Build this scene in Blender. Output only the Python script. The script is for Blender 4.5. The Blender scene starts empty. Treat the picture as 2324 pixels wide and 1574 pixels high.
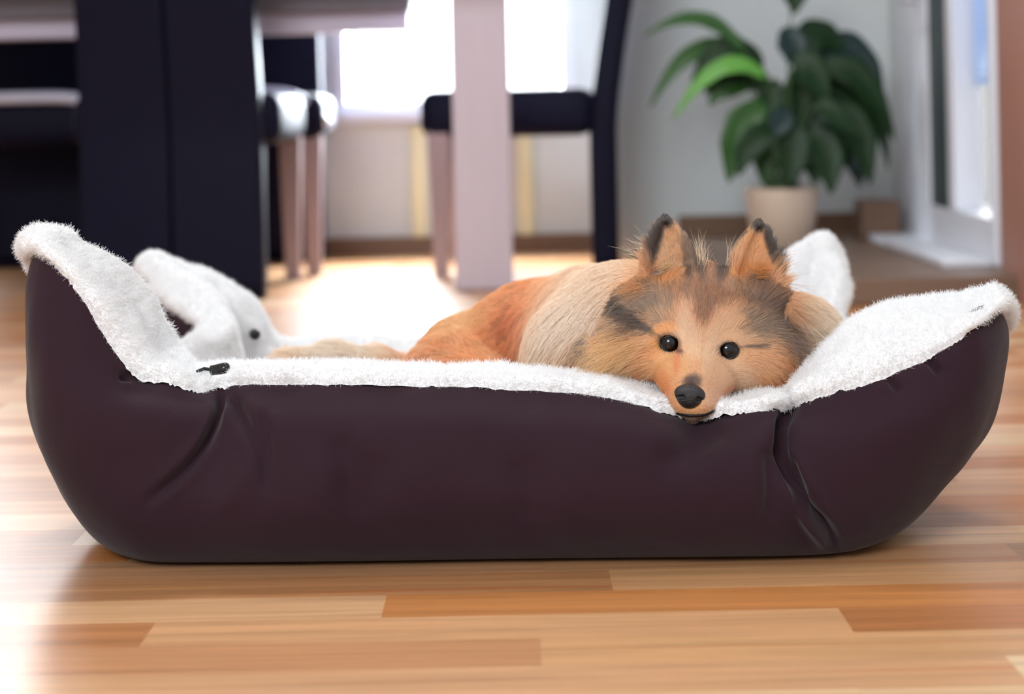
import bpy, math, random
import numpy as np
from mathutils import Vector, Matrix, noise

FUR = True
# ------------------------------------------------------------------ camera
FPX, PPX, PPY, CH = 4000.0, 1162.0, 240.0, 0.42      # focal length in px, principal point, camera height (m)
ROLL = math.radians(1.2)
CR = np.array([math.cos(ROLL), 0, -math.sin(ROLL)])
CU = np.array([math.sin(ROLL), 0, math.cos(ROLL)])
CAMP = np.array([0, 0, CH])

def P(px, py, Y):
    """point seen in direction (px,py) at distance Y in front of the camera"""
    return CAMP + np.array([0, Y, 0]) + CR * ((px - PPX) / FPX * Y) + CU * ((PPY - py) / FPX * Y)

def proj(p):
    d = np.asarray(p) - CAMP
    Y = d[..., 1]
    return PPX + FPX * (d @ CR) / Y, PPY - FPX * (d @ CU) / Y

sc = bpy.context.scene
COL = sc.collection
cam_d = bpy.data.cameras.new('camera')
cam = bpy.data.objects.new('camera', cam_d)
COL.objects.link(cam)
cam_d.sensor_width = 36
cam_d.lens = FPX / 2324 * 36
cam_d.shift_y = -(787 - PPY) / 2324
cam.matrix_world = Matrix(((CR[0], CU[0], 0, 0), (0, 0, -1, 0), (CR[2], CU[2], 0, CH), (0, 0, 0, 1)))
cam_d.dof.use_dof = True
cam_d.dof.focus_distance = 1.63
cam_d.dof.aperture_fstop = 3.8
sc.camera = cam

# ------------------------------------------------------------------ world, lights, exposure
sc.view_settings.view_transform = 'Standard'
sc.view_settings.look = 'None'
sc.view_settings.gamma = 1.0
sc.view_settings.exposure = 0.3
w = bpy.data.worlds.new('World')
sc.world = w
w.use_nodes = True
nt = w.node_tree
bgn = nt.nodes['Background']
tc = nt.nodes.new('ShaderNodeTexCoord')
sep = nt.nodes.new('ShaderNodeSeparateXYZ')
nt.links.new(tc.outputs['Generated'], sep.inputs[0])
mr = nt.nodes.new('ShaderNodeMapRange')
mr.inputs['From Min'].default_value = -0.1
mr.inputs['From Max'].default_value = 0.5
nt.links.new(sep.outputs['Y'], mr.inputs['Value'])
mx = nt.nodes.new('ShaderNodeMix')
mx.data_type = 'RGBA'
nt.links.new(mr.outputs[0], mx.inputs['Factor'])
mx.inputs[6].default_value = (0.62, 0.64, 0.68, 1)
mx.inputs[7].default_value = (4.6, 4.8, 5.2, 1)
nt.links.new(mx.outputs[2], bgn.inputs['Color'])
bgn.inputs['Strength'].default_value = 1.0

def area(name, loc, target, sx, sy, power, color):
    l = bpy.data.lights.new(name, 'AREA')
    l.shape = 'RECTANGLE'
    l.size, l.size_y = sx, sy
    l.energy = power
    l.color = color
    o = bpy.data.objects.new(name, l)
    o.location = loc
    o.rotation_euler = (Vector(target) - Vector(loc)).to_track_quat('-Z', 'Y').to_euler()
    COL.objects.link(o)
    return o
# daylight of the room's big windows behind and above the photographer
area('window_daylight', (-1.2, -1.6, 2.1), (0.1, 1.9, 0.1), 1.5, 1.1, 80, (0.90, 0.96, 1.0))
# daylight coming through the two windows of the far wall
area('far_window_daylight', (-0.17, 5.2, 0.66), (-0.17, 4.3, 0.0), 0.66, 0.46, 140, (0.84, 0.93, 1.0))
area('balcony_daylight', (-1.66, 5.3, 1.35), (-1.2, 1.6, 0.0), 0.9, 1.7, 40, (0.93, 0.97, 1.0))

# added overhead light for shade in front of the bed, no lamp seen
area('added_overhead_light', (-0.2, 2.9, 2.5), (0, 2.2, 0), 0.5, 0.5, 20, (0.92, 0.96, 1.0))

# ------------------------------------------------------------------ helpers
def s2l(c):
    c = np.asarray(c, float) / 255.0
    return np.where(c <= 0.04045, c / 12.92, ((c + 0.055) / 1.055) ** 2.4)

def lin(*c):
    v = s2l(c)
    return (float(v[0]), float(v[1]), float(v[2]), 1.0)

def mat(name, col, rough=0.6, spec=0.5, metal=0.0, sheen=0.0, noise_amt=0.0, noise_scale=8.0, stretch=(1, 1, 1), bump=0.0, bump_scale=60.0, sss=0.0, coat=0.0):
    m = bpy.data.materials.new(name)
    m.use_nodes = True
    n = m.node_tree
    b = n.nodes['Principled BSDF']
    b.inputs['Roughness'].default_value = rough
    b.inputs['Specular IOR Level'].default_value = spec
    b.inputs['Metallic'].default_value = metal
    b.inputs['Coat Weight'].default_value = coat
    if sheen:
        b.inputs['Sheen Weight'].default_value = sheen
        b.inputs['Sheen Roughness'].default_value = 0.45
    if sss:
        b.inputs['Subsurface Weight'].default_value = sss
        b.inputs['Subsurface Radius'].default_value = (0.01, 0.008, 0.006)
    t = n.nodes.new('ShaderNodeTexCoord')
    mp = n.nodes.new('ShaderNodeMapping')
    mp.inputs['Scale'].default_value = stretch
    n.links.new(t.outputs['Object'], mp.inputs[0])
    nz = n.nodes.new('ShaderNodeTexNoise')
    nz.inputs['Scale'].default_value = noise_scale
    nz.inputs['Detail'].default_value = 6
    n.links.new(mp.outputs[0], nz.inputs['Vector'])
    mix = n.nodes.new('ShaderNodeMix')
    mix.data_type = 'RGBA'
    c = lin(*col)
    k = noise_amt
    mix.inputs[6].default_value = (c[0] * (1 - k), c[1] * (1 - k), c[2] * (1 - k), 1)
    mix.inputs[7].default_value = (min(1, c[0] * (1 + k)), min(1, c[1] * (1 + k)), min(1, c[2] * (1 + k)), 1)
    n.links.new(nz.outputs['Fac'], mix.inputs['Factor'])
    n.links.new(mix.outputs[2], b.inputs['Base Color'])
    if bump:
        n2 = n.nodes.new('ShaderNodeTexNoise')
        n2.inputs['Scale'].default_value = bump_scale
        n2.inputs['Detail'].default_value = 4
        n.links.new(mp.outputs[0], n2.inputs['Vector'])
        bp = n.nodes.new('ShaderNodeBump')
        bp.inputs['Strength'].default_value = bump
        bp.inputs['Distance'].default_value = 0.003
        n.links.new(n2.outputs['Fac'], bp.inputs['Height'])
        n.links.new(bp.outputs[0], b.inputs['Normal'])
    return m

def empty(name, loc=(0, 0, 0), rz=0.0):
    o = bpy.data.objects.new(name, None)
    o.location = loc
    o.rotation_euler = (0, 0, rz)
    o.empty_display_size = 0.05
    COL.objects.link(o)
    return o

def tag(o, label=None, cat=None, group=None, kind=None):
    if label: o['label'] = label
    if cat: o['category'] = cat
    if group: o['group'] = group
    if kind: o['kind'] = kind
    return o

def mesh_obj(name, V, F, m, parent=None, smooth=False, kind=None, label=None):
    me = bpy.data.meshes.new(name)
    me.from_pydata([tuple(map(float, v)) for v in V], [], [tuple(int(i) for i in f) for f in F])
    me.update()
    if smooth:
        me.polygons.foreach_set('use_smooth', [True] * len(me.polygons))
    o = bpy.data.objects.new(name, me)
    if m is not None:
        me.materials.append(m)
    COL.objects.link(o)
    if parent is not None:
        o.parent = parent
    if kind: o['kind'] = kind
    if label: o['label'] = label
    return o

class MB:
    """collects shapes in local coordinates into ONE mesh"""
    def __init__(s): s.V, s.F = [], []
    def add(s, V, F):
        n = len(s.V)
        s.V += [tuple(v) for v in V]
        s.F += [tuple(i + n for i in f) for f in F]
        return s
    def box(s, x0, x1, y0, y1, z0, z1, b=0.0):
        if b <= 0:
            V = [(x, y, z) for x in (x0, x1) for y in (y0, y1) for z in (z0, z1)]
            F = [(0, 1, 3, 2), (4, 6, 7, 5), (0, 4, 5, 1), (2, 3, 7, 6), (0, 2, 6, 4), (1, 5, 7, 3)]
            return s.add(V, F)
        # rounded box: superellipsoid-like subdivided cube projected on a rounded box
        n = 7
        t = [-1 + 2 * i / (n - 1) for i in range(n)]
        c = [(x0 + x1) / 2, (y0 + y1) / 2, (z0 + z1) / 2]
        h = [(x1 - x0) / 2, (y1 - y0) / 2, (z1 - z0) / 2]
        b = min(b, *h)
        idx, V, F = {}, [], []
        def vert(p):
            k = tuple(round(q, 6) for q in p)
            if k not in idx:
                # map grid so that the outer steps fall within the rounded border
                q = []
                for a in range(3):
                    u = p[a]
                    r = b / h[a]
                    au = abs(u)
                    lim = 1 - 2 / (n - 1) * 2
                    au = au / lim * (1 - r) if au <= lim else (1 - r) + (au - lim) / (1 - lim) * r
                    q.append(math.copysign(au * h[a], u))
                core = [max(-(h[a] - b), min(h[a] - b, q[a])) for a in range(3)]
                d = [q[a] - core[a] for a in range(3)]
                L = math.sqrt(sum(x * x for x in d)) or 1
                m_ = max(abs(x) for x in d)
                if L > 1e-9 and m_ > 1e-9:
                    d = [x / L * b * (m_ / b) for x in d]
                idx[k] = len(V)
                V.append(tuple(c[a] + core[a] + d[a] for a in range(3)))
            return idx[k]
        for ax in range(3):
            for sg in (-1, 1):
                for i in range(n - 1):
                    for j in range(n - 1):
                        q = []
                        for (u, v) in ((t[i], t[j]), (t[i + 1], t[j]), (t[i + 1], t[j + 1]), (t[i], t[j + 1])):
                            p = [0, 0, 0]
                            p[ax] = sg
                            p[(ax + 1) % 3] = u
                            p[(ax + 2) % 3] = v
                            q.append(vert(p))
                        F.append(tuple(q) if sg > 0 else tuple(reversed(q)))
        return s.add(V, F)
    def tube(s, pts, rad, n=12, cap=True):
        pts = [Vector(p) for p in pts]
        if not hasattr(rad, '__len__'): rad = [rad] * len(pts)
        base = len(s.V)
        up = None
        for i, p in enumerate(pts):
            d = (pts[min(i + 1, len(pts) - 1)] - pts[max(i - 1, 0)]).normalized()
            if up is None:
                up = Vector((0, 0, 1)) if abs(d.z) < 0.9 else Vector((1, 0, 0))
            a = d.cross(up).normalized()
            up = a.cross(d).normalized()
            for k in range(n):
                t = 2 * math.pi * k / n
                s.V.append(tuple(p + (a * math.cos(t) + up * math.sin(t)) * rad[i]))
        for i in range(len(pts) - 1):
            for k in range(n):
                k2 = (k + 1) % n
                s.F.append((base + i * n + k, base + (i + 1) * n + k, base + (i + 1) * n + k2, base + i * n + k2))
        if cap:
            s.F.append(tuple(base + k for k in range(n)))
            s.F.append(tuple(base + (len(pts) - 1) * n + k for k in reversed(range(n))))
        return s
    def lathe(s, prof, n=40, cx=0, cy=0):
        base = len(s.V)
        for (r, z) in prof:
            for k in range(n):
                t = 2 * math.pi * k / n
                s.V.append((cx + r * math.cos(t), cy + r * math.sin(t), z))
        for i in range(len(prof) - 1):
            for k in range(n):
                k2 = (k + 1) % n
                s.F.append((base + i * n + k, base + i * n + k2, base + (i + 1) * n + k2, base + (i + 1) * n + k))
        return s
    def build(s, name, m, parent=None, smooth=False, **k):
        return mesh_obj(name, s.V, s.F, m, parent, smooth, **k)

def catmull(A, n, closed=False):
    """A: (k, ...) control array -> smooth interpolation with n steps per segment"""
    A = np.asarray(A, float)
    k = len(A)
    out = []
    segs = k if closed else k - 1
    for i in range(segs):
        if closed:
            p0, p1, p2, p3 = A[(i - 1) % k], A[i], A[(i + 1) % k], A[(i + 2) % k]
        else:
            p1, p2 = A[i], A[i + 1]
            p0 = A[i - 1] if i > 0 else 2 * p1 - p2
            p3 = A[i + 2] if i + 2 < k else 2 * p2 - p1
        for j in range(n):
            t = j / n
            out.append(0.5 * ((2 * p1) + (-p0 + p2) * t + (2 * p0 - 5 * p1 + 4 * p2 - p3) * t * t + (-p0 + 3 * p1 - 3 * p2 + p3) * t ** 3))
    if not closed:
        out.append(A[-1])
    return np.array(out)

# ------------------------------------------------------------------ setting: floor
rnd = random.Random(5)
def floor_material():
    m = bpy.data.materials.new('oak_strip_floor')
    m.use_nodes = True
    n = m.node_tree
    b = n.nodes['Principled BSDF']
    at = n.nodes.new('ShaderNodeAttribute'); at.attribute_name = 'plank'
    rn = n.nodes.new('ShaderNodeAttribute'); rn.attribute_name = 'shift'
    tcn = n.nodes.new('ShaderNodeTexCoord')
    add = n.nodes.new('ShaderNodeVectorMath'); add.operation = 'ADD'
    n.links.new(tcn.outputs['Object'], add.inputs[0]); n.links.new(rn.outputs['Vector'], add.inputs[1])
    mp = n.nodes.new('ShaderNodeMapping'); mp.inputs['Scale'].default_value = (1.6, 42, 1)
    n.links.new(add.outputs[0], mp.inputs[0])
    n1 = n.nodes.new('ShaderNodeTexNoise'); n1.inputs['Scale'].default_value = 1.6; n1.inputs['Detail'].default_value = 8; n1.inputs['Roughness'].default_value = 0.65; n1.inputs['Distortion'].default_value = 0.4
    n.links.new(mp.outputs[0], n1.inputs['Vector'])
    r1 = n.nodes.new('ShaderNodeMapRange')
    r1.inputs['From Min'].default_value = 0.3; r1.inputs['From Max'].default_value = 0.7
    r1.inputs['To Min'].default_value = 0.66; r1.inputs['To Max'].default_value = 1.06
    n.links.new(n1.outputs['Fac'], r1.inputs['Value'])
    mul = n.nodes.new('ShaderNodeVectorMath'); mul.operation = 'MULTIPLY'
    n.links.new(at.outputs['Color'], mul.inputs[0]); n.links.new(r1.outputs[0], mul.inputs[1])
    # reddish grain lines
    mp2 = n.nodes.new('ShaderNodeMapping'); mp2.inputs['Scale'].default_value = (0.8, 70, 1)
    n.links.new(add.outputs[0], mp2.inputs[0])
    n2 = n.nodes.new('ShaderNodeTexNoise'); n2.inputs['Scale'].default_value = 1.0; n2.inputs['Detail'].default_value = 3
    n.links.new(mp2.outputs[0], n2.inputs['Vector'])
    r2 = n.nodes.new('ShaderNodeMapRange')
    r2.inputs['From Min'].default_value = 0.6; r2.inputs['From Max'].default_value = 0.74
    r2.inputs['To Min'].default_value = 0.0; r2.inputs['To Max'].default_value = 0.6
    n.links.new(n2.outputs['Fac'], r2.inputs['Value'])
    mixc = n.nodes.new('ShaderNodeMix'); mixc.data_type = 'RGBA'
    mixc.inputs[7].default_value = lin(182, 100, 52)
    n.links.new(r2.outputs[0], mixc.inputs['Factor']); n.links.new(mul.outputs[0], mixc.inputs[6])
    n.links.new(mixc.outputs[2], b.inputs['Base Color'])
    b.inputs['Roughness'].default_value = 0.34
    b.inputs['Specular IOR Level'].default_value = 0.55
    bp = n.nodes.new('ShaderNodeBump'); bp.inputs['Strength'].default_value = 0.12; bp.inputs['Distance'].default_value = 0.001
    n.links.new(n1.outputs['Fac'], bp.inputs['Height']); n.links.new(bp.outputs[0], b.inputs['Normal'])
    return m

W = 0.0665
Y0 = 1.4555
tones = [(214, 160, 115), (196, 138, 92), (220, 172, 128), (184, 128, 84), (206, 150, 104), (200, 132, 76), (224, 184, 140), (190, 122, 66)]
fixed = {0: [(-9, (220, 170, 125)), (-0.117, (204, 134, 76)), (0.62, (206, 150, 106))],
         1: [(-9, (190, 134, 90)), (0.0785, (214, 160, 112)), (0.7, (196, 140, 96))],
         2: [(-9, (186, 136, 98)), (0.02, (192, 140, 98)), (0.454, (176, 132, 96))],
         -1: [(-9, (192, 130, 82)), (-0.303, (216, 162, 116)), (0.2605, (182, 118, 70))],
         -2: [(-9, (202, 144, 100)), (0.0135, (214, 162, 114)), (0.5, (190, 130, 80))],
         -3: [(-9, (214, 162, 118)), (0.361, (230, 196, 156))]}
V, F, C, S = [], [], [], []
for r in range(-42, 75):
    y0, y1 = Y0 + r * W, Y0 + (r + 1) * W
    if r in fixed:
        cuts = fixed[r]
        xs = [-3.4] + [c[0] for c in cuts[1:]] + [3.4]
        cols = [c[1] for c in cuts]
    else:
        xs = [-3.4]
        x = -3.4 + rnd.uniform(0.1, 0.5)
        while x < 3.4:
            xs.append(x); x += rnd.uniform(0.32, 0.62)
        xs.append(3.4)
        cols = [rnd.choice(tones) for _ in range(len(xs) - 1)]
    for a, b_, c in zip(xs[:-1], xs[1:], cols):
        n0 = len(V)
        V += [(a, y0, 0), (b_, y0, 0), (b_, y1, 0), (a, y1, 0)]
        F.append((n0, n0 + 1, n0 + 2, n0 + 3))
        C.append(lin(*c)); S.append((rnd.uniform(0, 40), rnd.uniform(0, 3), 0))
fl = mesh_obj('floor', V, F, floor_material(), kind='structure')
a1 = fl.data.attributes.new('plank', 'FLOAT_COLOR', 'FACE')
a1.data.foreach_set('color', np.array(C, np.float32).ravel())
a2 = fl.data.attributes.new('shift', 'FLOAT_VECTOR', 'FACE')
a2.data.foreach_set('vector', np.array(S, np.float32).ravel())

# ------------------------------------------------------------------ setting: walls, windows, step, door
M_wall = mat('painted_plaster', (210, 215, 216), 0.85, 0.3, noise_amt=0.03, noise_scale=2)
M_ceil = mat('white_ceiling_paint', (235, 235, 232), 0.9, 0.3)
M_trim = mat('white_window_frame', (225, 225, 232), 0.4, 0.5)
M_base = mat('brown_oak_baseboard', (118, 88, 66), 0.5, noise_amt=0.15, noise_scale=5, stretch=(1, 8, 8))
M_step = mat('brown_step_boards', (122, 98, 82), 0.42, noise_amt=0.2, noise_scale=4, stretch=(1, 9, 9))
M_glass = bpy.data.materials.new('window_glass'); M_glass.use_nodes = True
_n = M_glass.node_tree; _n.nodes.clear()
_o = _n.nodes.new('ShaderNodeOutputMaterial'); _g = _n.nodes.new('ShaderNodeBsdfGlossy'); _t = _n.nodes.new('ShaderNodeBsdfTransparent')
_g.inputs['Roughness'].default_value = 0.02
_m = _n.nodes.new('ShaderNodeMixShader'); _m.inputs[0].default_value = 0.08
_n.links.new(_t.outputs[0], _m.inputs[1]); _n.links.new(_g.outputs[0], _m.inputs[2]); _n.links.new(_m.outputs[0], _o.inputs[0])

YW = 5.05       # wall with the low window
YR = 4.80       # wall section behind the plant
XR = 1.03       # right-hand wall with the glass door
XC = 0.275
def grid_wall(name, axis, at, cuts_a, cuts_z, holes, th=0.12, sgn=1):
    """wall slab with rectangular holes; axis 'x' runs along x at y=at"""
    mb = MB()
    for i in range(len(cuts_a) - 1):
        for j in range(len(cuts_z) - 1):
            a0, a1_, z0, z1 = cuts_a[i], cuts_a[i + 1], cuts_z[j], cuts_z[j + 1]
            if any(h[0] <= (a0 + a1_) / 2 <= h[1] and h[2] <= (z0 + z1) / 2 <= h[3] for h in holes):
                continue
            if axis == 'x': mb.box(a0, a1_, at, at + th * sgn, z0, z1)
            else: mb.box(at, at + th * sgn, a0, a1_, z0, z1)
    return mb.build(name, M_wall, kind='structure')
win = (-0.505, 0.175, 0.405, 0.90)
bal = (-2.1, -1.235, 0.35, 2.2)
grid_wall('wall_back', 'x', YW, [-3.4, bal[0], bal[1], win[0], win[1], XC + 0.1], [0, bal[2], win[2], win[3], bal[3], 2.6], [win, bal])
mb = MB(); mb.box(XC, XC + 0.1, YR, YW, 0, 2.6); mb.box(XC + 0.1, XR + 0.12, YR, YR + 0.12, 0, 2.6)
mb.build('wall_back_right', M_wall, kind='structure')
grid_wall('wall_right', 'y', XR, [-1.4, 3.70, 4.62, YR], [0, 2.1, 2.6], [(3.70, 4.62, -0.1, 2.1)])
MB().box(-3.52, -3.4, -1.4, YW, 0, 2.6).build('wall_left', M_wall, kind='structure')
MB().box(-3.52, XR + 0.12, -1.4, YW + 0.12, 2.6, 2.7).build('ceiling', M_ceil, kind='structure')

def window(name, h, mull, y):
    x0, x1, z0, z1 = h
    mb = MB(); t = 0.032
    mb.box(x0, x1, y - 0.015, y + 0.06, z0, z0 + t); mb.box(x0, x1, y - 0.015, y + 0.06, z1 - t, z1)
    mb.box(x0, x0 + t, y - 0.015, y + 0.06, z0 + t, z1 - t); mb.box(x1 - t, x1, y - 0.015, y + 0.06, z0 + t, z1 - t)
    for m_ in mull: mb.box(m_ - 0.04, m_ + 0.04, y - 0.015, y + 0.06, z0 + t, z1 - t)
    fr = mb.build(name, M_trim, kind='structure')
    MB().box(x0 + t, x1 - t, y + 0.02, y + 0.026, z0 + t, z1 - t).build('window_pane', M_glass, fr, kind='structure')
    MB().box(x0 - 0.03, x1 + 0.03, y - 0.05, y - 0.002, z0 - 0.024, z0).build('window_sill', M_trim, fr, kind='structure')
    return fr
window('window_1', win, [-0.075], YW)
window('window_2', bal, [-1.68], YW)
MB().box(-3.4, XC - 0.001, YW - 0.016, YW - 0.001, 0, 0.052).build('baseboard_back', M_base, kind='structure')
# raised step on the right
XS = 0.345
MB().box(XS, XR - 0.001, 3.57, YR - 0.001, 0, 0.056, 0.006).build('trim_1', M_step, kind='structure')
MB().box(XS + 0.1, XR - 0.02, YR - 0.016, YR - 0.001, 0.056, 0.112).build('baseboard_right', M_base, kind='structure')
M_strip = mat('cream_strip', (222, 216, 178), 0.5)  # two pale cream vertical strips below the window
for i, px in enumerate((948, 1190)):
    q = P(px, 300, YW - 0.02)
    mbp = MB().box(q[0] - 0.022, q[0] + 0.022, YW - 0.025, YW - 0.001, 0.052, 0.37, 0.005)
    mbp.build('trim_%d' % (i + 2), M_strip, kind='structure')

# glass door in the right wall
M_dglass = mat('door_glass_painted_reflection', (34, 52, 54), 0.35, 0.2)  # dark reflection in the narrow pane, painted as an opaque colour
M_door = mat('white_door_frame', (226, 228, 236), 0.35, 0.5)
M_blind = mat('pale_blue_blind', (225, 240, 255), 0.5)
_n = M_blind.node_tree; _o = _n.nodes['Material Output']; _t = _n.nodes.new('ShaderNodeBsdfTranslucent'); _t.inputs[0].default_value = lin(205, 230, 255)
_m = _n.nodes.new('ShaderNodeMixShader'); _m.inputs[0].default_value = 0.5
_n.links.new(_n.nodes['Principled BSDF'].outputs[0], _m.inputs[1]); _n.links.new(_t.outputs[0], _m.inputs[2]); _n.links.new(_m.outputs[0], _o.inputs[0])
M_jamb = mat('brown_wood_post', (166, 120, 106), 0.5, noise_amt=0.12, noise_scale=3, stretch=(8, 8, 1))
d0, d1 = 3.73, 4.62
fr = mesh_obj('door_1', [], [], M_door, kind='structure')
mb = MB()
x0 = XR - 0.015; x1 = XR + 0.05; zb = 0.057
mb.box(x0, x1, 4.32, d1, zb, 2.1, 0.006)           # far stile
mb.box(x0, x1, 4.06, 4.12, zb + 0.1, 2.0, 0.006)   # middle stile
mb.box(x0, x1, d0, d0 + 0.03, zb, 2.1, 0.006)
mb.box(x0 + 0.001, x1, d0 + 0.03, 4.32, zb, zb + 0.10, 0.0)
mb.box(x0 + 0.001, x1, d0 + 0.03, 4.32, 2.0, 2.1, 0.0)
mb.build('door_frame', M_door, fr, kind='structure')
MB().box(XR - 0.006, XR + 0.002, 4.12, 4.32, zb + 0.1, 2.0).build('door_pane', M_dglass, fr, kind='structure')
MB().box(XR + 0.02, XR + 0.028, d0 + 0.03, 4.06, zb + 0.1, 2.0).build('door_pane', M_glass, fr, kind='structure')
mbb = MB()
z = 0.445
while z < 1.9:
    mbb.box(XR + 0.036, XR + 0.044, d0 + 0.03, 4.06, z, z + 0.0086); z += 0.0095
mbb.build('blind', M_blind, fr, kind='structure')
MB().box(XR - 0.12, XR - 0.016, d0 + 0.02, d1 - 0.06, 0.056, 0.072, 0.004).build('door_threshold', M_door, fr, kind='structure')
mb = MB().tube([(XR - 0.014, 4.37, 0.66), (XR - 0.06, 4.37, 0.66), (XR - 0.06, 4.25, 0.66)], 0.009)
mb.build('door_handle', M_door, fr, smooth=True, kind='structure')
MB().box(XR - 0.012, XR - 0.001, 3.40, 3.70, 0.0, 2.58, 0.006).build('trim_4', M_jamb, kind='structure')
# balcony ground and pale wall outside
M_out = mat('pale_balcony_paving', (205, 200, 195), 0.8, noise_amt=0.06)
MB().box(XR + 0.13, 6, 2.0, 9.0, -0.06, 0.04).build('trim_5', M_out, kind='structure')
MB().box(XR + 0.6, XR + 0.7, 2.0, 9.0, 0.04, 0.50).build('trim_7', mat('grey_balcony_parapet', (128, 128, 126), 0.9), kind='structure')
MB().box(-4.5, XR, YW + 0.13, 12, -0.06, -0.01).build('trim_6', M_out, kind='structure')

# ------------------------------------------------------------------ dining table and chairs
M_leg = mat('whitewashed_wood', (192, 178, 188), 0.55, noise_amt=0.06, noise_scale=6, stretch=(6, 6, 1))
M_apron = mat('lit_lilac_wood', (205, 200, 222), 0.5, noise_amt=0.06, noise_scale=6, stretch=(1, 6, 6))  # lit strip below the apron, its lightness put into the rail's colour
M_under = mat('grey_brown_wood', (120, 118, 130), 0.55, noise_amt=0.08, noise_scale=6, stretch=(1, 6, 6))
tb = empty('dining_table', (-0.62, 4.40, 0))
tag(tb, 'pale whitewashed dining table with a thick square leg, its top above the picture', 'table')
L = lambda o, x, y: (x - o.location.x, y - o.location.y)
def bx(o, name, m, x0, x1, y0, y1, z0, z1, b=0.004, **k):
    lx, ly = o.location.x, o.location.y
    return MB().box(x0 - lx, x1 - lx, y0 - ly, y1 - ly, z0, z1, b).build(name, m, o, **k)
bx(tb, 'leg', M_leg, -0.137, -0.005, 4.03, 4.155, 0.0, 0.725, 0.006)
bx(tb, 'leg', M_leg, -1.83, -1.70, 4.03, 4.155, 0.0, 0.725, 0.006)
bx(tb, 'leg', M_leg, -1.83, -1.70, 4.74, 4.86, 0.0, 0.725, 0.006)
bx(tb, 'tabletop', M_under, -1.88, 0.02, 3.98, 4.92, 0.725, 0.77, 0.008)
bx(tb, 'rail', M_apron, -1.80, -0.245, 4.26, 4.34, 0.606, 0.655, 0.006)
bx(tb, 'apron', M_under, -1.80, -0.235, 4.20, 4.36, 0.655, 0.725, 0.004)

M_navy = mat('dark_navy_leatherette', (13, 13, 33), 0.6, 0.12, noise_amt=0.12, noise_scale=14, bump=0.15)
M_seam = mat('navy_seam', (3, 2, 10), 0.9, 0.05)
M_cleg = mat('pinkish_grey_wood', (158, 136, 138), 0.5, noise_amt=0.08, noise_scale=6, stretch=(6, 6, 1))
M_glint = mat('light_grey_seat_highlight', (196, 196, 212), 0.35, 0.6)  # pale colour of the highlight along the far seats' edges

def back_panel(w, t, ztop, lean0=0.36, lean=0.12, seat_d=0.43):
    """upholstered back that runs down to the floor, leaning backwards above the seat (local -Y is the rear)"""
    n = 26
    V, F = [], []
    ring = []
    for i in range(n):
        z = 0.004 + (ztop - 0.004) * i / (n - 1)
        k = max(0.0, (z - lean0) / (ztop - lean0))
        yc = -lean * k ** 1.3
        ww = w / 2 * (1 - 0.06 * k)
        tt = t / 2
        e = 0.012 if 0 < i < n - 1 else 0.02
        pts = []
        for (sx, sy) in ((-1, -1), (1, -1), (1, 1), (-1, 1)):
            for a in range(4):
                ang = {(-1, -1): math.pi, (1, -1): 1.5 * math.pi, (1, 1): 0, (-1, 1): 0.5 * math.pi}[(sx, sy)] + a * math.pi / 6
                pts.append((sx * (ww - e) + e * math.cos(ang), yc + sy * (tt - e) + e * math.sin(ang), z))
        V += pts
    m_ = 16
    for i in range(n - 1):
        for k in range(m_):
            F.append((i * m_ + k, i * m_ + (k + 1) % m_, (i + 1) * m_ + (k + 1) % m_, (i + 1) * m_ + k))
    F.append(tuple(reversed(range(m_)))); F.append(tuple((n - 1) * m_ + k for k in range(m_)))
    return V, F

def make_chair(label, x, y, rz, edge_glint, proto=None):
    """local: rear panel at y=0, seat towards +y"""
    w, d, zs = 0.48, 0.45, 0.462
    c = empty('dining_chair', (x, y, 0), rz)
    tag(c, label, 'chair', 'dark upholstered dining chairs around the table')
    V, F = back_panel(0.41, 0.062, 1.02)
    mesh_obj('backrest', V, F, M_navy, c, smooth=True)
    sp_ = []
    for i in range(30):
        z = 0.01 + 1.0 * i / 29
        k = max(0.0, (z - 0.36) / (1.02 - 0.36))
        sp_.append((0.0, -0.12 * k ** 1.3 - 0.0305, z))
    MB().tube(sp_, 0.0045, 6).build('back_seam', M_seam, c, smooth=True)
    MB().box(-w / 2, w / 2, 0.02, d, zs - 0.118, zs, 0.035).build('seat', M_navy, c, smooth=True)
    for sx in (-1, 1):
        xx = sx * (w / 2 - 0.035)
        mb = MB()
        V = []
        for (z, h) in ((0.0, 0.017), (zs - 0.10, 0.026)):
            for (a, b) in ((-1, -1), (1, -1), (1, 1), (-1, 1)):
                V.append((xx + a * h, d - 0.045 + b * h, z))
        mb.add(V, [(3, 2, 1, 0), (4, 5, 6, 7), (0, 1, 5, 4), (1, 2, 6, 5), (2, 3, 7, 6), (3, 0, 4, 7)])
        mb.build('leg', M_cleg, c)
    if edge_glint:  # highlight on the seat edge, modelled as a pale band
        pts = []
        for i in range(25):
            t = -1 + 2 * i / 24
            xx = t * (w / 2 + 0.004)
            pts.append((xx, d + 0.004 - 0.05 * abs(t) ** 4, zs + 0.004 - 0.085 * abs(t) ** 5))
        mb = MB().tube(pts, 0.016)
        mb.build('seat_highlight_band', M_glint, c, smooth=True, label='highlight on the seat edge, shaped as a light grey rounded band')
    return c
make_chair('dark navy dining chair seen from behind, its full-length back filling the upper left', -0.765, 3.965, math.radians(-1.5), False)
make_chair('dark navy dining chair beyond the table, its highlighted seat edge left of the window', -0.73, 4.885, math.pi + math.radians(2), True)
make_chair('dark navy dining chair at far left, cut by the frame, with highlighted seat edge', -1.24, 4.89, math.pi, True)
make_chair('dark navy dining chair seen from the side behind the square table leg', 0.235, 4.56, math.radians(86), False)

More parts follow.
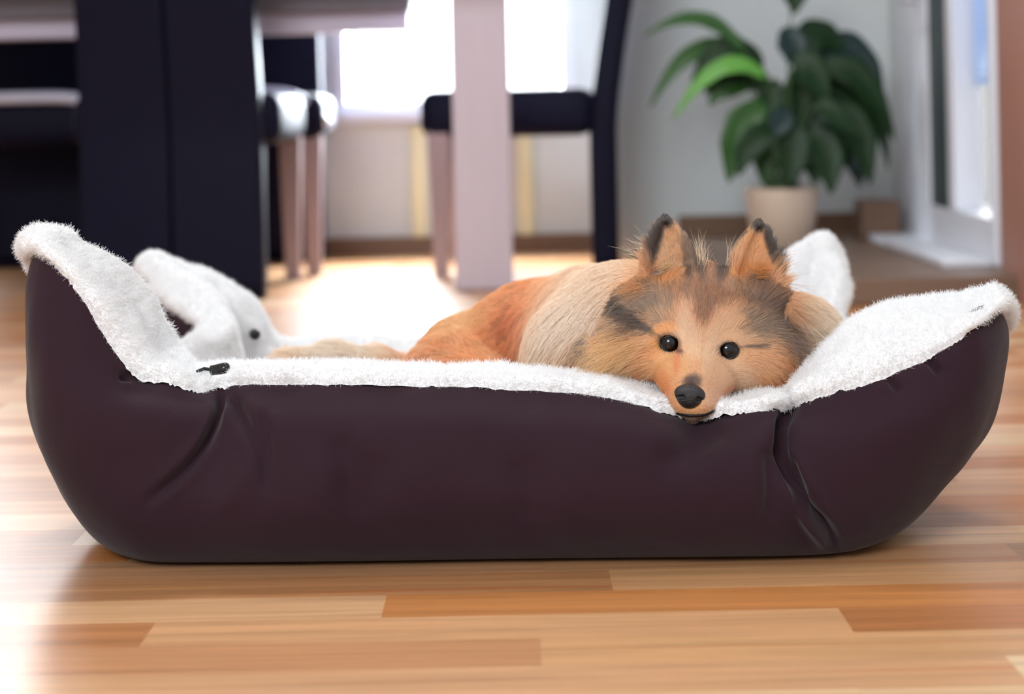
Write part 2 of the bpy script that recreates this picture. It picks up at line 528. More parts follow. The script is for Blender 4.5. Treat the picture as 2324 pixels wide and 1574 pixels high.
# ------------------------------------------------------------------ potted plant
M_pot = mat('cream_ceramic_pot', (208, 186, 166), 0.45, noise_amt=0.02)
M_soil = mat('dark_potting_soil', (50, 36, 26), 0.95, noise_amt=0.3, noise_scale=60, bump=0.6)
M_stem = mat('green_stem', (70, 100, 60), 0.5)
M_leafs = [mat('dark_green_leaf', (18, 50, 16), 0.45, 0.3, noise_amt=0.25, noise_scale=14),
           mat('mid_green_leaf', (40, 84, 24), 0.4, 0.4, noise_amt=0.25, noise_scale=14),
           mat('bright_green_leaf', (96, 160, 62), 0.4, 0.5, noise_amt=0.2, noise_scale=14),
           mat('blue_green_leaf', (12, 44, 40), 0.4, 0.4, noise_amt=0.25, noise_scale=14)]
YP = 4.35
pc = P(1775, 500, YP)
pot = empty('potted_plant', (pc[0], YP, 0.056))
tag(pot, 'large leafy green houseplant in a cream pot on the step against the grey wall', 'plant')
zt = P(1775, 425, YP)[2] - 0.056
MB().lathe([(0.0, 0.001), (0.062, 0.0), (0.072, 0.006), (0.084, zt * 0.55), (0.093, zt - 0.004), (0.092, zt), (0.086, zt), (0.084, zt - 0.02), (0.0, zt - 0.021)], 48).build('pot', M_pot, pot, smooth=True)
MB().lathe([(0.084, zt - 0.019), (0.05, zt - 0.014), (0.0, zt - 0.012)], 32).build('soil', M_soil, pot, smooth=True)
O = Vector(pot.location)
def leaf(p0, p1, p2, wd, m, curl=0.25, stem_from=None, dy=0.0):
    A = Vector(P(p0[0], p0[1], YP + p0[2])) - O
    B = Vector(P(p1[0], p1[1], YP + p1[2])) - O
    Cc = Vector(P(p2[0], p2[1], YP + p2[2])) - O
    n = 16
    V, F = [], []
    side0 = None
    for i in range(n + 1):
        t = i / n
        q = A * (1 - t) ** 2 + B * 2 * t * (1 - t) + Cc * t * t
        d = ((B - A) * (1 - t) + (Cc - B) * t).normalized()
        s_ = d.cross(Vector((0, -1, 0.35))).normalized()
        nn = s_.cross(d)
        ww = wd * (math.sin(math.pi * min(1, t * 0.97 + 0.02) ** 0.8)) ** 0.85 * (1 + 0.05 * math.sin(t * 21))
        for j in range(-3, 4):
            u = j / 3
            V.append(tuple(q + s_ * (ww * u) + nn * (curl * ww * (abs(u) ** 1.4))))
    for i in range(n):
        for j in range(6):
            F.append((i * 7 + j, i * 7 + j + 1, (i + 1) * 7 + j + 1, (i + 1) * 7 + j))
    o = mesh_obj('leaf', V, F, m, pot, smooth=True)
    sm = o.modifiers.new('thick', 'SOLIDIFY'); sm.thickness = 0.0012
    r = Vector((random.Random(int(p0[0] * 7 + p0[1])).uniform(-0.035, 0.035), random.Random(int(p0[1])).uniform(-0.03, 0.03), zt - 0.015))
    mid = (r + A) * 0.5 + Vector((0, 0, 0.03))
    pts = [r * (1 - t) ** 2 + mid * 2 * t * (1 - t) + A * t * t for t in [k / 8 for k in range(9)]]
    MB().tube(pts, [0.0035 - 0.0015 * k / 8 for k in range(9)], 7).build('stem', M_stem, pot, smooth=True)
D, G_, Bt, Bl = M_leafs
LV = [((1800, 150, -.06), (1840, 130, -.08), (1880, 240, -.08), 0.046, D), ((1860, 200, .1), (1950, 180, .1), (1965, 330, .1), 0.044, Bl), ((1830, 340, -.04), (1850, 330, -.06), (1850, 420, -.08), 0.044, D), ((1700, 200, .04), (1640, 180, .04), (1610, 240, .03), 0.03, G_),
      ((1690, 120, .0), (1600, -15, .02), (1462, 82, .0), 0.020, G_),
      ((1735, 165, .05), (1580, 20, .05), (1475, 245, .0), 0.026, G_),
      ((1740, 180, -.02), (1640, 80, -.05), (1525, 275, -.03), 0.022, Bt),
      ((1730, 150, .02), (1640, 80, .0), (1570, 195, .02), 0.045, D),
      ((1745, 215, .06), (1660, 100, .05), (1600, 215, .04), 0.042, D),
      ((1700, 125, .1), (1650, 60, .1), (1590, 150, .1), 0.026, G_),
      ((1800, -95, .0), (1806, -40, -.02), (1803, 32, -.02), 0.044, D),
      ((1800, 130, .0), (1860, 30, .02), (1915, 130, .03), 0.042, D),
      ((1785, 60, -.02), (1800, 110, -.04), (1830, 165, -.04), 0.040, Bl),
      ((1850, 130, .02), (1950, 60, .04), (2005, 275, .02), 0.050, Bl),
      ((1860, 160, -.03), (1960, 120, -.05), (2030, 320, -.04), 0.036, D),
      ((1880, 215, .05), (2000, 190, .05), (2015, 385, .05), 0.024, D),
      ((1865, 260, -.04), (1960, 240, -.05), (1975, 420, -.06), 0.046, D),
      ((1870, 285, .08), (1950, 330, .08), (1950, 425, .08), 0.036, Bl),
      ((1740, 240, -.03), (1660, 270, -.05), (1655, 415, -.05), 0.044, G_),
      ((1770, 290, -.06), (1690, 310, -.08), (1675, 400, -.08), 0.036, D),
      ((1760, 180, .0), (1745, 240, -.02), (1720, 330, .0), 0.036, D),
      ((1795, 200, .05), (1770, 260, .02), (1745, 380, .02), 0.045, G_),
      ((1790, 270, -.08), (1800, 340, -.1), (1790, 425, -.1), 0.050, D),
      ((1820, 150, .0), (1810, 220, .0), (1822, 320, .0), 0.044, D),
      ((1850, 180, .06), (1880, 220, .06), (1900, 330, .05), 0.050, D),
      ((1830, 300, -.05), (1890, 320, -.08), (1885, 440, -.09), 0.048, D),
      ((1845, 290, .03), (1930, 280, .0), (1935, 400, .0), 0.044, Bl),
      ((1830, 110, .05), (1880, 90, .05), (1930, 210, .05), 0.040, D),
      ((1780, 300, .0), (1730, 330, .0), (1735, 420, .0), 0.040, G_),
      ((1790, 245, -.1), (1770, 280, -.13), (1760, 310, -.13), 0.030, Bl),
      ((1850, 235, -.08), (1880, 245, -.1), (1960, 320, -.1), 0.030, D)]
for l_ in LV: leaf(*l_)

# low brown block against the wall on the step
wb = MB().box(-0.05, 0.05, -0.05, 0.05, 0, 0.10, 0.006)
q = P(2006, 560, 4.5)
wo = wb.build('wooden_block', M_base); wo.location = (q[0], 4.58, 0.0565)
tag(wo, 'low dark brown block on the step, between the cream plant pot and the glass door', 'block')

# ------------------------------------------------------------------ dog bed
M_suede = mat('dark_brown_suede', (44, 26, 35), 0.85, 0.15, sheen=0.12, noise_amt=0.13, noise_scale=9, bump=0.12, bump_scale=300)
M_fleece = mat('white_fleece', (236, 236, 237), 0.9, 0.2, noise_amt=0.015, noise_scale=30, bump=0.5, bump_scale=140)
# stations round the rim: S = seam brown/fleece, T = crest, M2/M1 = outer face, B = edge on the floor; each (px, py, distance)
ST = [
 # S                    T                    M2                   M1                   B
 ((700, 868, 1.635), (700, 829, 1.690), (700, 985, 1.590), (700, 1140, 1.575), (700, 1276, 1.625)),
 ((590, 868, 1.640), (590, 830, 1.695), (585, 975, 1.597), (580, 1130, 1.578), (590, 1277, 1.627)),
 ((500, 874, 1.655), (506, 832, 1.700), (500, 970, 1.612), (480, 1120, 1.585), (480, 1277, 1.630)),
 ((452, 886, 1.640), (452, 838, 1.705), (430, 970, 1.600), (385, 1115, 1.590), (410, 1277, 1.632)),
 ((390, 866, 1.632), (418, 812, 1.710), (350, 960, 1.592), (285, 1110, 1.593), (350, 1276, 1.636)),
 ((318, 856, 1.632), (386, 775, 1.715), (262, 940, 1.590), (215, 1090, 1.598), (315, 1270, 1.645)),
 ((255, 780, 1.630), (354, 690, 1.715), (190, 920, 1.592), (160, 1070, 1.608), (285, 1262, 1.66)),
 ((195, 680, 1.630), (290, 612, 1.700), (130, 880, 1.600), (122, 1045, 1.622), (265, 1252, 1.68)),
 ((140, 605, 1.635), (200, 560, 1.680), (88, 830, 1.615), (92, 1005, 1.642), (255, 1245, 1.70)),
 ((96, 560, 1.650), (112, 527, 1.665), (62, 800, 1.650), (70, 960, 1.680), (245, 1236, 1.73)),
 ((80, 600, 1.690), (86, 556, 1.700), (60, 810, 1.700), (76, 960, 1.73), (250, 1222, 1.76)),
 ((150, 720, 1.780), (170, 680, 1.770), (110, 860, 1.79), (130, 980, 1.80), (280, 1190, 1.81)),
 ((330, 830, 1.880), (380, 790, 1.860), (300, 900, 1.90), (290, 990, 1.90), (345, 1130, 1.90)),
 ((408, 812, 1.960), (455, 772, 1.935), (370, 880, 1.98), (370, 960, 1.98), (400, 1095, 1.97)),
 ((466, 750, 2.030), (522, 736, 2.015), (400, 815, 2.07), (370, 930, 2.04), (420, 1060, 2.03)),
 ((424, 716, 2.070), (470, 660, 2.080), (345, 800, 2.10), (345, 900, 2.07), (425, 1035, 2.07)),
 ((374, 676, 2.110), (388, 606, 2.120), (310, 785, 2.13), (330, 880, 2.11), (430, 1020, 2.11)),
 ((335, 610, 2.170), (345, 580, 2.160), (305, 770, 2.17), (340, 870, 2.17), (440, 1005, 2.16)),
 ((400, 630, 2.220), (400, 596, 2.190), (370, 760, 2.25), (400, 870, 2.25), (470, 990, 2.21)),
 ((500, 665, 2.250), (500, 627, 2.200), (470, 780, 2.28), (490, 880, 2.28), (530, 980, 2.24)),
 ((580, 740, 2.260), (573, 690, 2.205), (570, 820, 2.29), (570, 900, 2.29), (600, 975, 2.25)),
 ((640, 800, 2.250), (632, 768, 2.205), (650, 850, 2.29), (650, 910, 2.29), (660, 970, 2.25)),
 ((780, 800, 2.270), (780, 764, 2.220), (780, 850, 2.31), (780, 910, 2.31), (780, 966, 2.27)),
 ((1100, 815, 2.280), (1100, 780, 2.230), (1100, 860, 2.33), (1100, 910, 2.33), (1100, 962, 2.28)),
 ((1450, 800, 2.280), (1450, 765, 2.230), (1450, 850, 2.33), (1450, 900, 2.33), (1450, 956, 2.28)),
 ((1650, 780, 2.270), (1650, 740, 2.220), (1650, 840, 2.31), (1650, 900, 2.31), (1650, 955, 2.27)),
 ((1735, 690, 2.270), (1735, 640, 2.210), (1740, 800, 2.30), (1730, 880, 2.30), (1710, 960, 2.26)),
 ((1800, 610, 2.270), (1795, 572, 2.215), (1810, 740, 2.30), (1790, 850, 2.30), (1745, 965, 2.25)),
 ((1860, 572, 2.260), (1852, 537, 2.215), (1890, 720, 2.29), (1860, 840, 2.29), (1770, 975, 2.23)),
 ((1893, 580, 2.210), (1884, 545, 2.190), (1912, 720, 2.23), (1885, 840, 2.22), (1780, 990, 2.19)),
 ((1906, 660, 2.150), (1903, 620, 2.150), (1925, 760, 2.16), (1905, 860, 2.15), (1790, 1010, 2.14)),
 ((1895, 745, 2.080), (1880, 708, 2.080), (1925, 810, 2.09), (1910, 890, 2.08), (1815, 1040, 2.09)),
 ((1930, 800, 1.960), (1890, 765, 1.960), (1970, 860, 1.96), (1960, 940, 1.95), (1870, 1090, 1.97)),
 ((2010, 800, 1.860), (1975, 768, 1.860), (2060, 870, 1.86), (2050, 960, 1.85), (1920, 1130, 1.88)),
 ((2150, 760, 1.770), (2120, 715, 1.770), (2200, 850, 1.775), (2180, 960, 1.78), (1975, 1170, 1.80)),
 ((2268, 735, 1.695), (2252, 692, 1.700), (2272, 850, 1.70), (2240, 970, 1.71), (2010, 1196, 1.745)),
 ((2262, 692, 1.650), (2246, 657, 1.665), (2278, 810, 1.650), (2245, 965, 1.665), (2020, 1208, 1.70)),
 ((2212, 730, 1.615), (2190, 668, 1.685), (2238, 880, 1.610), (2200, 1020, 1.625), (2020, 1218, 1.675)),
 ((2140, 785, 1.607), (2110, 676, 1.690), (2170, 930, 1.590), (2145, 1070, 1.608), (1995, 1228, 1.655)),
 ((2050, 832, 1.605), (2020, 690, 1.690), (2080, 970, 1.575), (2070, 1110, 1.590), (1965, 1240, 1.638)),
 ((1960, 866, 1.605), (1925, 735, 1.680), (1990, 1000, 1.570), (1985, 1135, 1.575), (1930, 1255, 1.622)),
 ((1880, 890, 1.608), (1858, 800, 1.668), (1895, 1010, 1.570), (1900, 1145, 1.568), (1890, 1266, 1.615)),
 ((1826, 908, 1.615), (1815, 862, 1.655), (1825, 1015, 1.575), (1840, 1140, 1.565), (1855, 1270, 1.612)),
 ((1792, 922, 1.625), (1792, 893, 1.650), (1785, 1015, 1.592), (1795, 1130, 1.570), (1820, 1271, 1.610)),
 ((1740, 925, 1.610), (1740, 897, 1.655), (1730, 1020, 1.572), (1735, 1130, 1.562), (1750, 1272, 1.610)),
 ((1650, 938, 1.612), (1650, 908, 1.658), (1645, 1030, 1.570), (1645, 1130, 1.563), (1645, 1274, 1.612)),
 ((1580, 952, 1.628), (1580, 930, 1.675), (1578, 1035, 1.574), (1580, 1130, 1.565), (1580, 1274, 1.613)),
 ((1505, 932, 1.616), (1505, 900, 1.668), (1520, 1020, 1.572), (1520, 1130, 1.566), (1520, 1275, 1.614)),
 ((1400, 905, 1.615), (1400, 860, 1.672), (1400, 1000, 1.575), (1400, 1130, 1.568), (1400, 1276, 1.616)),
 ((1250, 884, 1.620), (1250, 843, 1.678), (1250, 990, 1.578), (1250, 1130, 1.570), (1250, 1275, 1.619)),
 ((1050, 874, 1.625), (1050, 835, 1.682), (1050, 985, 1.580), (1050, 1130, 1.571), (1050, 1274, 1.621)),
 ((860, 868, 1.630), (860, 829, 1.686), (860, 985, 1.585), (860, 1135, 1.573), (860, 1273, 1.623)),
]
outer_c, inner_c = [], []
for k_, (s, t, m2, m1, b) in enumerate(ST):
    S_, T_, A2, A1, B_ = [P(*q) for q in (s, t, m2, m1, b)]
    # the edge that lies on the floor
    B_ = B_.copy(); B_[2] = 0.004
    Fl = np.array([min(max(T_[0], -0.31), 0.30), min(max(T_[1], 1.74), 2.13), 0.052])
    dirn = Fl - T_; dirn[2] = 0
    dn = np.linalg.norm(dirn) + 1e-6
    din = dirn / dn
    out = -din
    R0 = B_ - out * 0.05; R0[2] = 0.003
    BB = (A1 * 0.35 + B_ * 0.65) + out * 0.012
    BB[2] = max(BB[2], 0.016)
    # outward normal of the cover at the seam
    tu = P(*ST[(k_ + 1) % len(ST)][0]) - P(*ST[k_ - 1][0])
    vv = S_ - A2; vv = vv / np.linalg.norm(vv)
    nn_ = np.cross(tu, vv); nn_ /= np.linalg.norm(nn_) + 1e-9
    if nn_ @ ((S_ + A2) / 2 - Fl) < 0: nn_ = -nn_
    outer_c.append([R0, B_, BB, A1, A2, A2 * 0.35 + S_ * 0.65 + nn_ * 0.004, S_, S_ + vv * 0.008 - nn_ * 0.012 if k_ not in (9, 10, 17, 29, 35, 36) else S_ * 0.85 + T_ * 0.15])
    lo = Fl.copy()
    midp = T_ * 0.55 + Fl * 0.45; midp[2] = T_[2] * 0.45 + 0.055
    midp2 = T_ * 0.82 + Fl * 0.18; midp2[2] = T_[2] - 0.014
    h1 = S_ * 0.72 + T_ * 0.28 + out * 0.012; h1[2] = S_[2] + (T_[2] - S_[2]) * 0.28
    h2 = S_ * 0.35 + T_ * 0.65 + out * 0.007; h2[2] = S_[2] + (T_[2] - S_[2]) * 0.80
    S0 = S_ + nn_ * 0.0015 - vv * 0.0045
    h1 = S_ * 0.80 + T_ * 0.20 + nn_ * 0.010
    inner_c.append([S0, h1, h2, T_, midp2, midp, lo, lo * 0.5 + np.array([0, 1.93, 0.05]) * 0.5, np.array([0, 1.93, 0.062])])
outer_c, inner_c = np.array(outer_c), np.array(inner_c)

def loft(ctrl, nu, nv):
    A = catmull(ctrl, nu, closed=True)          # (U, k, 3)
    A = catmull(A.transpose(1, 0, 2), nv)       # (V, U, 3)
    return A

def grid_faces(nv, nu, closed=True):
    F = []
    for j in range(nv - 1):
        for i in range(nu if closed else nu - 1):
            i2 = (i + 1) % nu
            F.append((j * nu + i, j * nu + i2, (j + 1) * nu + i2, (j + 1) * nu + i))
    return F

def grid_normals(A):
    du = np.roll(A, -1, 1) - np.roll(A, 1, 1)
    dv = np.gradient(A, axis=0)
    n = np.cross(du, dv)
    return n / (np.linalg.norm(n, axis=2, keepdims=True) + 1e-9)

bed = empty('dog_bed', (0, 1.93, 0))
tag(bed, 'dark brown suede dog bed lined with white fleece, its four corners pulled up into ears', 'dog bed')
BO = np.array([0, 1.93, 0])

A = loft(outer_c, 12, 9)
N = grid_normals(A)
# orient normals outwards
cen = np.array([0, 1.9, 0.1])
sg = np.sign(((A - cen) * N).sum(2).mean())
N *= sg
qx, qy = proj(A)
front = (A[..., 1] < 1.76)
# creases: polylines over the front face (px, py), width px, depth m
CRE = [([(503, 885), (492, 950), (468, 1005), (425, 1060), (375, 1105), (325, 1143)], 9, 0.012),
       ([(525, 895), (552, 950), (585, 1010), (600, 1060), (610, 1120)], 14, 0.004),
       ([(590, 940), (606, 990), (618, 1060)], 12, 0.004),
       ([(560, 1060), (530, 1120), (470, 1180)], 26, -0.003),
       ([(300, 852), (272, 852)], 8, 0.008),
       ([(1787, 925), (1772, 985), (1778, 1040), (1802, 1100), (1845, 1165), (1885, 1210), (1905, 1262)], 11, 0.014),
       ([(1800, 1045), (1822, 1100), (1862, 1150)], 9, 0.006),
       ([(1815, 1150), (1850, 1205), (1880, 1250)], 12, -0.004),
       ([(1745, 1010), (1752, 1110), (1740, 1200)], 18, 0.0035),
       ([(2108, 815), (2135, 850)], 9, 0.005), ([(2018, 857), (2042, 890)], 8, 0.004),
       ([(860, 1030), (840, 1100), (800, 1190)], 34, 0.004), ([(760, 1000), (790, 1060), (780, 1160)], 26, 0.004),
       ([(1180, 1040), (1200, 1120), (1170, 1200)], 40, 0.003), ([(1640, 960), (1560, 1020), (1480, 1060)], 34, 0.003)]
disp = np.zeros(A.shape[:2])
for pts, wpx, dep in CRE:
    pts = catmull(np.array(pts, float), 6)
    best = np.full(qx.shape, 1e9)
    bt = np.zeros(qx.shape)
    for k in range(len(pts) - 1):
        a, b = pts[k], pts[k + 1]
        ab = b - a
        t = np.clip(((qx - a[0]) * ab[0] + (qy - a[1]) * ab[1]) / (ab @ ab), 0, 1)
        d = np.hypot(qx - a[0] - t * ab[0], qy - a[1] - t * ab[1])
        tt = (k + t) / (len(pts) - 1)
        bt = np.where(d < best, tt, bt)
        best = np.minimum(best, d)
    env = np.exp(-(best / wpx) ** 2) * np.clip(np.minimum(bt * 8 + 0.3, (1 - bt) * 4 + 0.1), 0, 1)
    rim_ = np.exp(-((best - 2.2 * wpx) / (1.3 * wpx)) ** 2) * np.clip(np.minimum(bt * 8, (1 - bt) * 4), 0, 1)
    dep = dep * (1.9 if 0 < dep < 0.0055 else 1.15)
    disp -= np.where(front, env * dep - rim_ * dep * 0.22, 0)
nv, nu = A.shape[:2]
for j in range(nv):
    for i in range(nu):
        p = A[j, i]
        disp[j, i] += 0.004 * noise.noise((p[0] * 9, p[1] * 9, p[2] * 9)) + 0.0016 * noise.noise((p[0] * 26, p[1] * 26, p[2] * 22 + 4))
fadev = np.clip(np.minimum((np.arange(nv) - 9) / 9.0, 1), 0, 1)[:, None]
fadev = fadev * np.clip((nv - 6 - np.arange(nv)) / 6.0, 0.25, 1)[:, None]
A2 = A + N * (disp * fadev)[..., None]
A2[..., 2] = np.maximum(A2[..., 2], 0.003)
Vs = (A2 - BO).reshape(-1, 3)
cover = mesh_obj('outer_cover', Vs, grid_faces(nv, nu), M_suede, bed, smooth=True)
sub = cover.modifiers.new('smooth', 'SUBSURF'); sub.levels = sub.render_levels = 1

Bf = loft(inner_c, 14, 8)
Nf = grid_normals(Bf)
sgf = np.sign(Nf[Bf.shape[0] // 2 + 8:, :, 2].mean())
Nf *= sgf
nv, nu = Bf.shape[:2]
dd = np.zeros((nv, nu))
for j in range(nv):
    for i in range(nu):
        p = Bf[j, i]
        dd[j, i] = 0.005 * noise.noise((p[0] * 16, p[1] * 16, p[2] * 16 + 7)) + 0.0030 * noise.noise((p[0] * 45, p[1] * 45, p[2] * 45)) + 0.0014 * noise.noise((p[0] * 120, p[1] * 120, p[2] * 120))
vdir = Bf[6] - Bf[0]; vdir /= np.linalg.norm(vdir, axis=1, keepdims=True)
jag = np.array([0.0035 * noise.noise((i * 0.21, 3, 0)) + 0.0022 * noise.noise((i * 0.9, 7, 0)) for i in range(nu)])
for j in range(7):
    Bf[j] += vdir * (jag * (1 - j / 7.0))[:, None]
cl = np.clip((np.arange(nv)) / 4.0, 0.15, 1)[:, None]
Bf2 = Bf + Nf * ((dd + 0.003) * cl)[..., None]
FB = grid_faces(nv, nu)
lining = mesh_obj('fleece_lining', (Bf2 - BO).reshape(-1, 3), FB, M_fleece, bed, smooth=True)

# ------------------------------------------------------------------ strands (fleece pile and dog fur)
def strand_material(name, rough=0.45, spec=0.25, trans=0.35):
    m = bpy.data.materials.new(name); m.use_nodes = True
    n = m.node_tree; n.nodes.clear()
    o = n.nodes.new('ShaderNodeOutputMaterial')
    a = n.nodes.new('ShaderNodeAttribute'); a.attribute_name = 'tint'
    d = n.nodes.new('ShaderNodeBsdfDiffuse'); t = n.nodes.new('ShaderNodeBsdfTranslucent')
    h = n.nodes.new('ShaderNodeBsdfHair'); h.component = 'Reflection'
    h.inputs['RoughnessU'].default_value = 0.35; h.inputs['RoughnessV'].default_value = 0.6
    h.inputs['Color'].default_value = (1, 0.95, 0.9, 1)
    m1 = n.nodes.new('ShaderNodeMixShader'); m1.inputs[0].default_value = trans
    m2 = n.nodes.new('ShaderNodeMixShader'); m2.inputs[0].default_value = spec
    n.links.new(a.outputs['Color'], d.inputs['Color']); n.links.new(a.outputs['Color'], t.inputs['Color'])
    n.links.new(d.outputs[0], m1.inputs[1]); n.links.new(t.outputs[0], m1.inputs[2])
    n.links.new(m1.outputs[0], m2.inputs[1]); n.links.new(h.outputs[0], m2.inputs[2])
    n.links.new(m2.outputs[0], o.inputs['Surface'])
    return m

def hair_obj(name, pts, rad, col, m, parent, origin, label=None):
    """pts (N,K,3) world, rad (N,K), col (N,K,3) linear"""
    Nn, K = pts.shape[:2]
    cu = bpy.data.hair_curves.new(name)
    cu.add_curves([K] * Nn)
    cu.attributes['position'].data.foreach_set('vector', (pts - origin).astype(np.float32).ravel())
    ra = cu.attributes.get('radius') or cu.attributes.new('radius', 'FLOAT', 'POINT')
    ra.data.foreach_set('value', rad.astype(np.float32).ravel())
    ca = cu.attributes.new('tint', 'FLOAT_COLOR', 'POINT')
    c4 = np.ones((Nn, K, 4), np.float32); c4[..., :3] = col
    ca.data.foreach_set('color', c4.ravel())
    cu.materials.append(m)
    o = bpy.data.objects.new(name, cu)
    COL.objects.link(o)
    o.parent = parent
    o['kind'] = 'stuff'
    if label: o['label'] = label
    return o

def sample_surface(V, T, dens_fn, n, rng):
    """area-weighted random points on triangles; dens_fn(centroids) gives relative density"""
    a, b, c = V[T[:, 0]], V[T[:, 1]], V[T[:, 2]]
    cr = np.cross(b - a, c - a)
    ar = np.linalg.norm(cr, axis=1) * 0.5
    wgt = ar * dens_fn((a + b + c) / 3, cr / (2 * ar[:, None] + 1e-12))
    cs = np.cumsum(wgt)
    idx = np.minimum(np.searchsorted(cs, rng.random(n) * cs[-1]), len(T) - 1)
    r1 = np.sqrt(rng.random(n))[:, None]; r2 = rng.random(n)[:, None]
    p = a[idx] * (1 - r1) + b[idx] * (r1 * (1 - r2)) + c[idx] * (r1 * r2)
    bary = np.concatenate([1 - r1, r1 * (1 - r2), r1 * r2], 1)
    return p, idx, bary

def sdist(rng, n): 
    v = rng.normal(size=(n, 3)); return v / np.linalg.norm(v, axis=1, keepdims=True)

if FUR:
    rng = np.random.default_rng(3)
    q = np.array(FB); TT = np.concatenate([q[:, [0, 1, 2]], q[:, [0, 2, 3]]])
    VV = Bf2.reshape(-1, 3); NN = Nf.reshape(-1, 3)
    def dens(c, n_):
        k = np.where(c[:, 2] > 0.075, 1.0, 0.12)
        return k * np.where(c[:, 1] < 2.3, 1, 0.5)
    n = 340000
    p, idx, ba = sample_surface(VV, TT, dens, n, rng)
    nn = (NN[TT[idx]] * ba[..., None]).sum(1)
    nn /= np.linalg.norm(nn, axis=1, keepdims=True)
    kp = np.linalg.norm(p - P(499, 838, 1.664), axis=1) > 0.0125
    p, idx, nn = p[kp], idx[kp], nn[kp]; n = len(p)
    Ln = rng.uniform(0.0025, 0.0055, n)
    K = 5
    d = nn + sdist(rng, n) * 0.75
    d /= np.linalg.norm(d, axis=1, keepdims=True)
    curl = sdist(rng, n) * 0.7
    pts = np.empty((n, K, 3))
    for k in range(K):
        t = k / (K - 1)
        pts[:, k] = p + d * (Ln * t)[:, None] + curl * (Ln * t * t * 0.6)[:, None] + sdist(rng, n) * (0.0006 * t)
    rad = np.linspace(0.00017, 0.00007, K)[None, :] * np.ones((n, 1))
    col = np.ones((n, K, 3)) * s2l((246, 246, 247)) * rng.uniform(0.96, 1.0, n)[:, None, None]
    hair_obj('fleece_pile', pts, rad, col, strand_material('fleece_fibre', trans=0.4, spec=0.05), lining, BO)

# cord stoppers on the two left corners
M_plast = mat('black_glossy_plastic', (12, 12, 14), 0.18, 0.6)
M_cord = mat('black_cord', (16, 16, 20), 0.8)
def cord_lock(c, d, length, r):
    c = Vector(c) - Vector(BO); d = Vector(d).normalized()
    prof = [(-.5, .80), (-.47, .95), (-.42, 1.0), (0, 1.04), (.38, 1.0), (.46, .93), (.5, .80), (.5, .45), (.43, .42)]
    pts = [c + d * (length * a) for a, _ in prof]
    lk = MB().tube(pts, [r * k for _, k in prof], 24).build('cord_lock', M_plast, bed, smooth=True)
    p0 = c - d * length * 0.5
    cp = [p0 + d * 0.004, p0 - d * 0.008 + Vector((0, 0, 0.003)), p0 - d * 0.016 + Vector((0, 0.003, 0.001))]
    MB().tube([tuple(v) for v in cp], 0.0016, 8).build('cord', M_cord, lk, smooth=True)
cord_lock(P(499, 838, 1.660), (0.93, -0.30, 0.16), 0.0175, 0.0058)
cord_lock(P(578, 758, 2.150), (0.25, -0.95, 0.0), 0.015, 0.0065)
cord_lock(P(1500, 790, 2.19), (0.2, -0.9, 0.1), 0.015, 0.0065)

# ------------------------------------------------------------------ dog: one continuous body surface grown from blended volumes
EC = P(1586, 786, 1.640)                      # point between the eyes
AL = math.radians(6.7)
HU = math.cos(AL) * CR - math.sin(AL) * CU    # dog's left (image right)
HV = math.sin(AL) * CR + math.cos(AL) * CU    # up
HW = np.array([0, -1.0, 0])                   # out of the face
PXCM = FPX / 1.640 / 100                      # px per cm at the face
def H(u, v, w_):
    return EC + (HU * u + HV * v + HW * w_) * 0.01
def hpx(px, py, w_):
    """head point seen at (px, py) with depth w_ (cm) in front of the eye plane"""
    return P(px, py, 1.640 - w_ * 0.01)
def head_uvw(p):
    d = (np.asarray(p) - EC) * 100
    return d @ HU, d @ HV, d @ HW

def sd_caps(p, a, b, ra, rb):
    pa = p - a; ba = b - a
    t = np.clip((pa @ ba) / (ba @ ba), 0, 1)
    return np.linalg.norm(pa - t[..., None] * ba, axis=-1) - (ra + (rb - ra) * t)
def sd_ell(p, c, axes, r):
    q = (p - c) @ np.array(axes).T
    r = np.array(r)
    k0 = np.linalg.norm(q / r, axis=-1)
    k1 = np.linalg.norm(q / (r * r), axis=-1) + 1e-9
    return k0 * (k0 - 1) / k1
def smin(a, b, k):
    h = np.clip(0.5 + 0.5 * (b - a) / k, 0, 1)
    return b * (1 - h) + a * h - k * h * (1 - h)
def smax(a, b, k): return -smin(-a, -b, k)

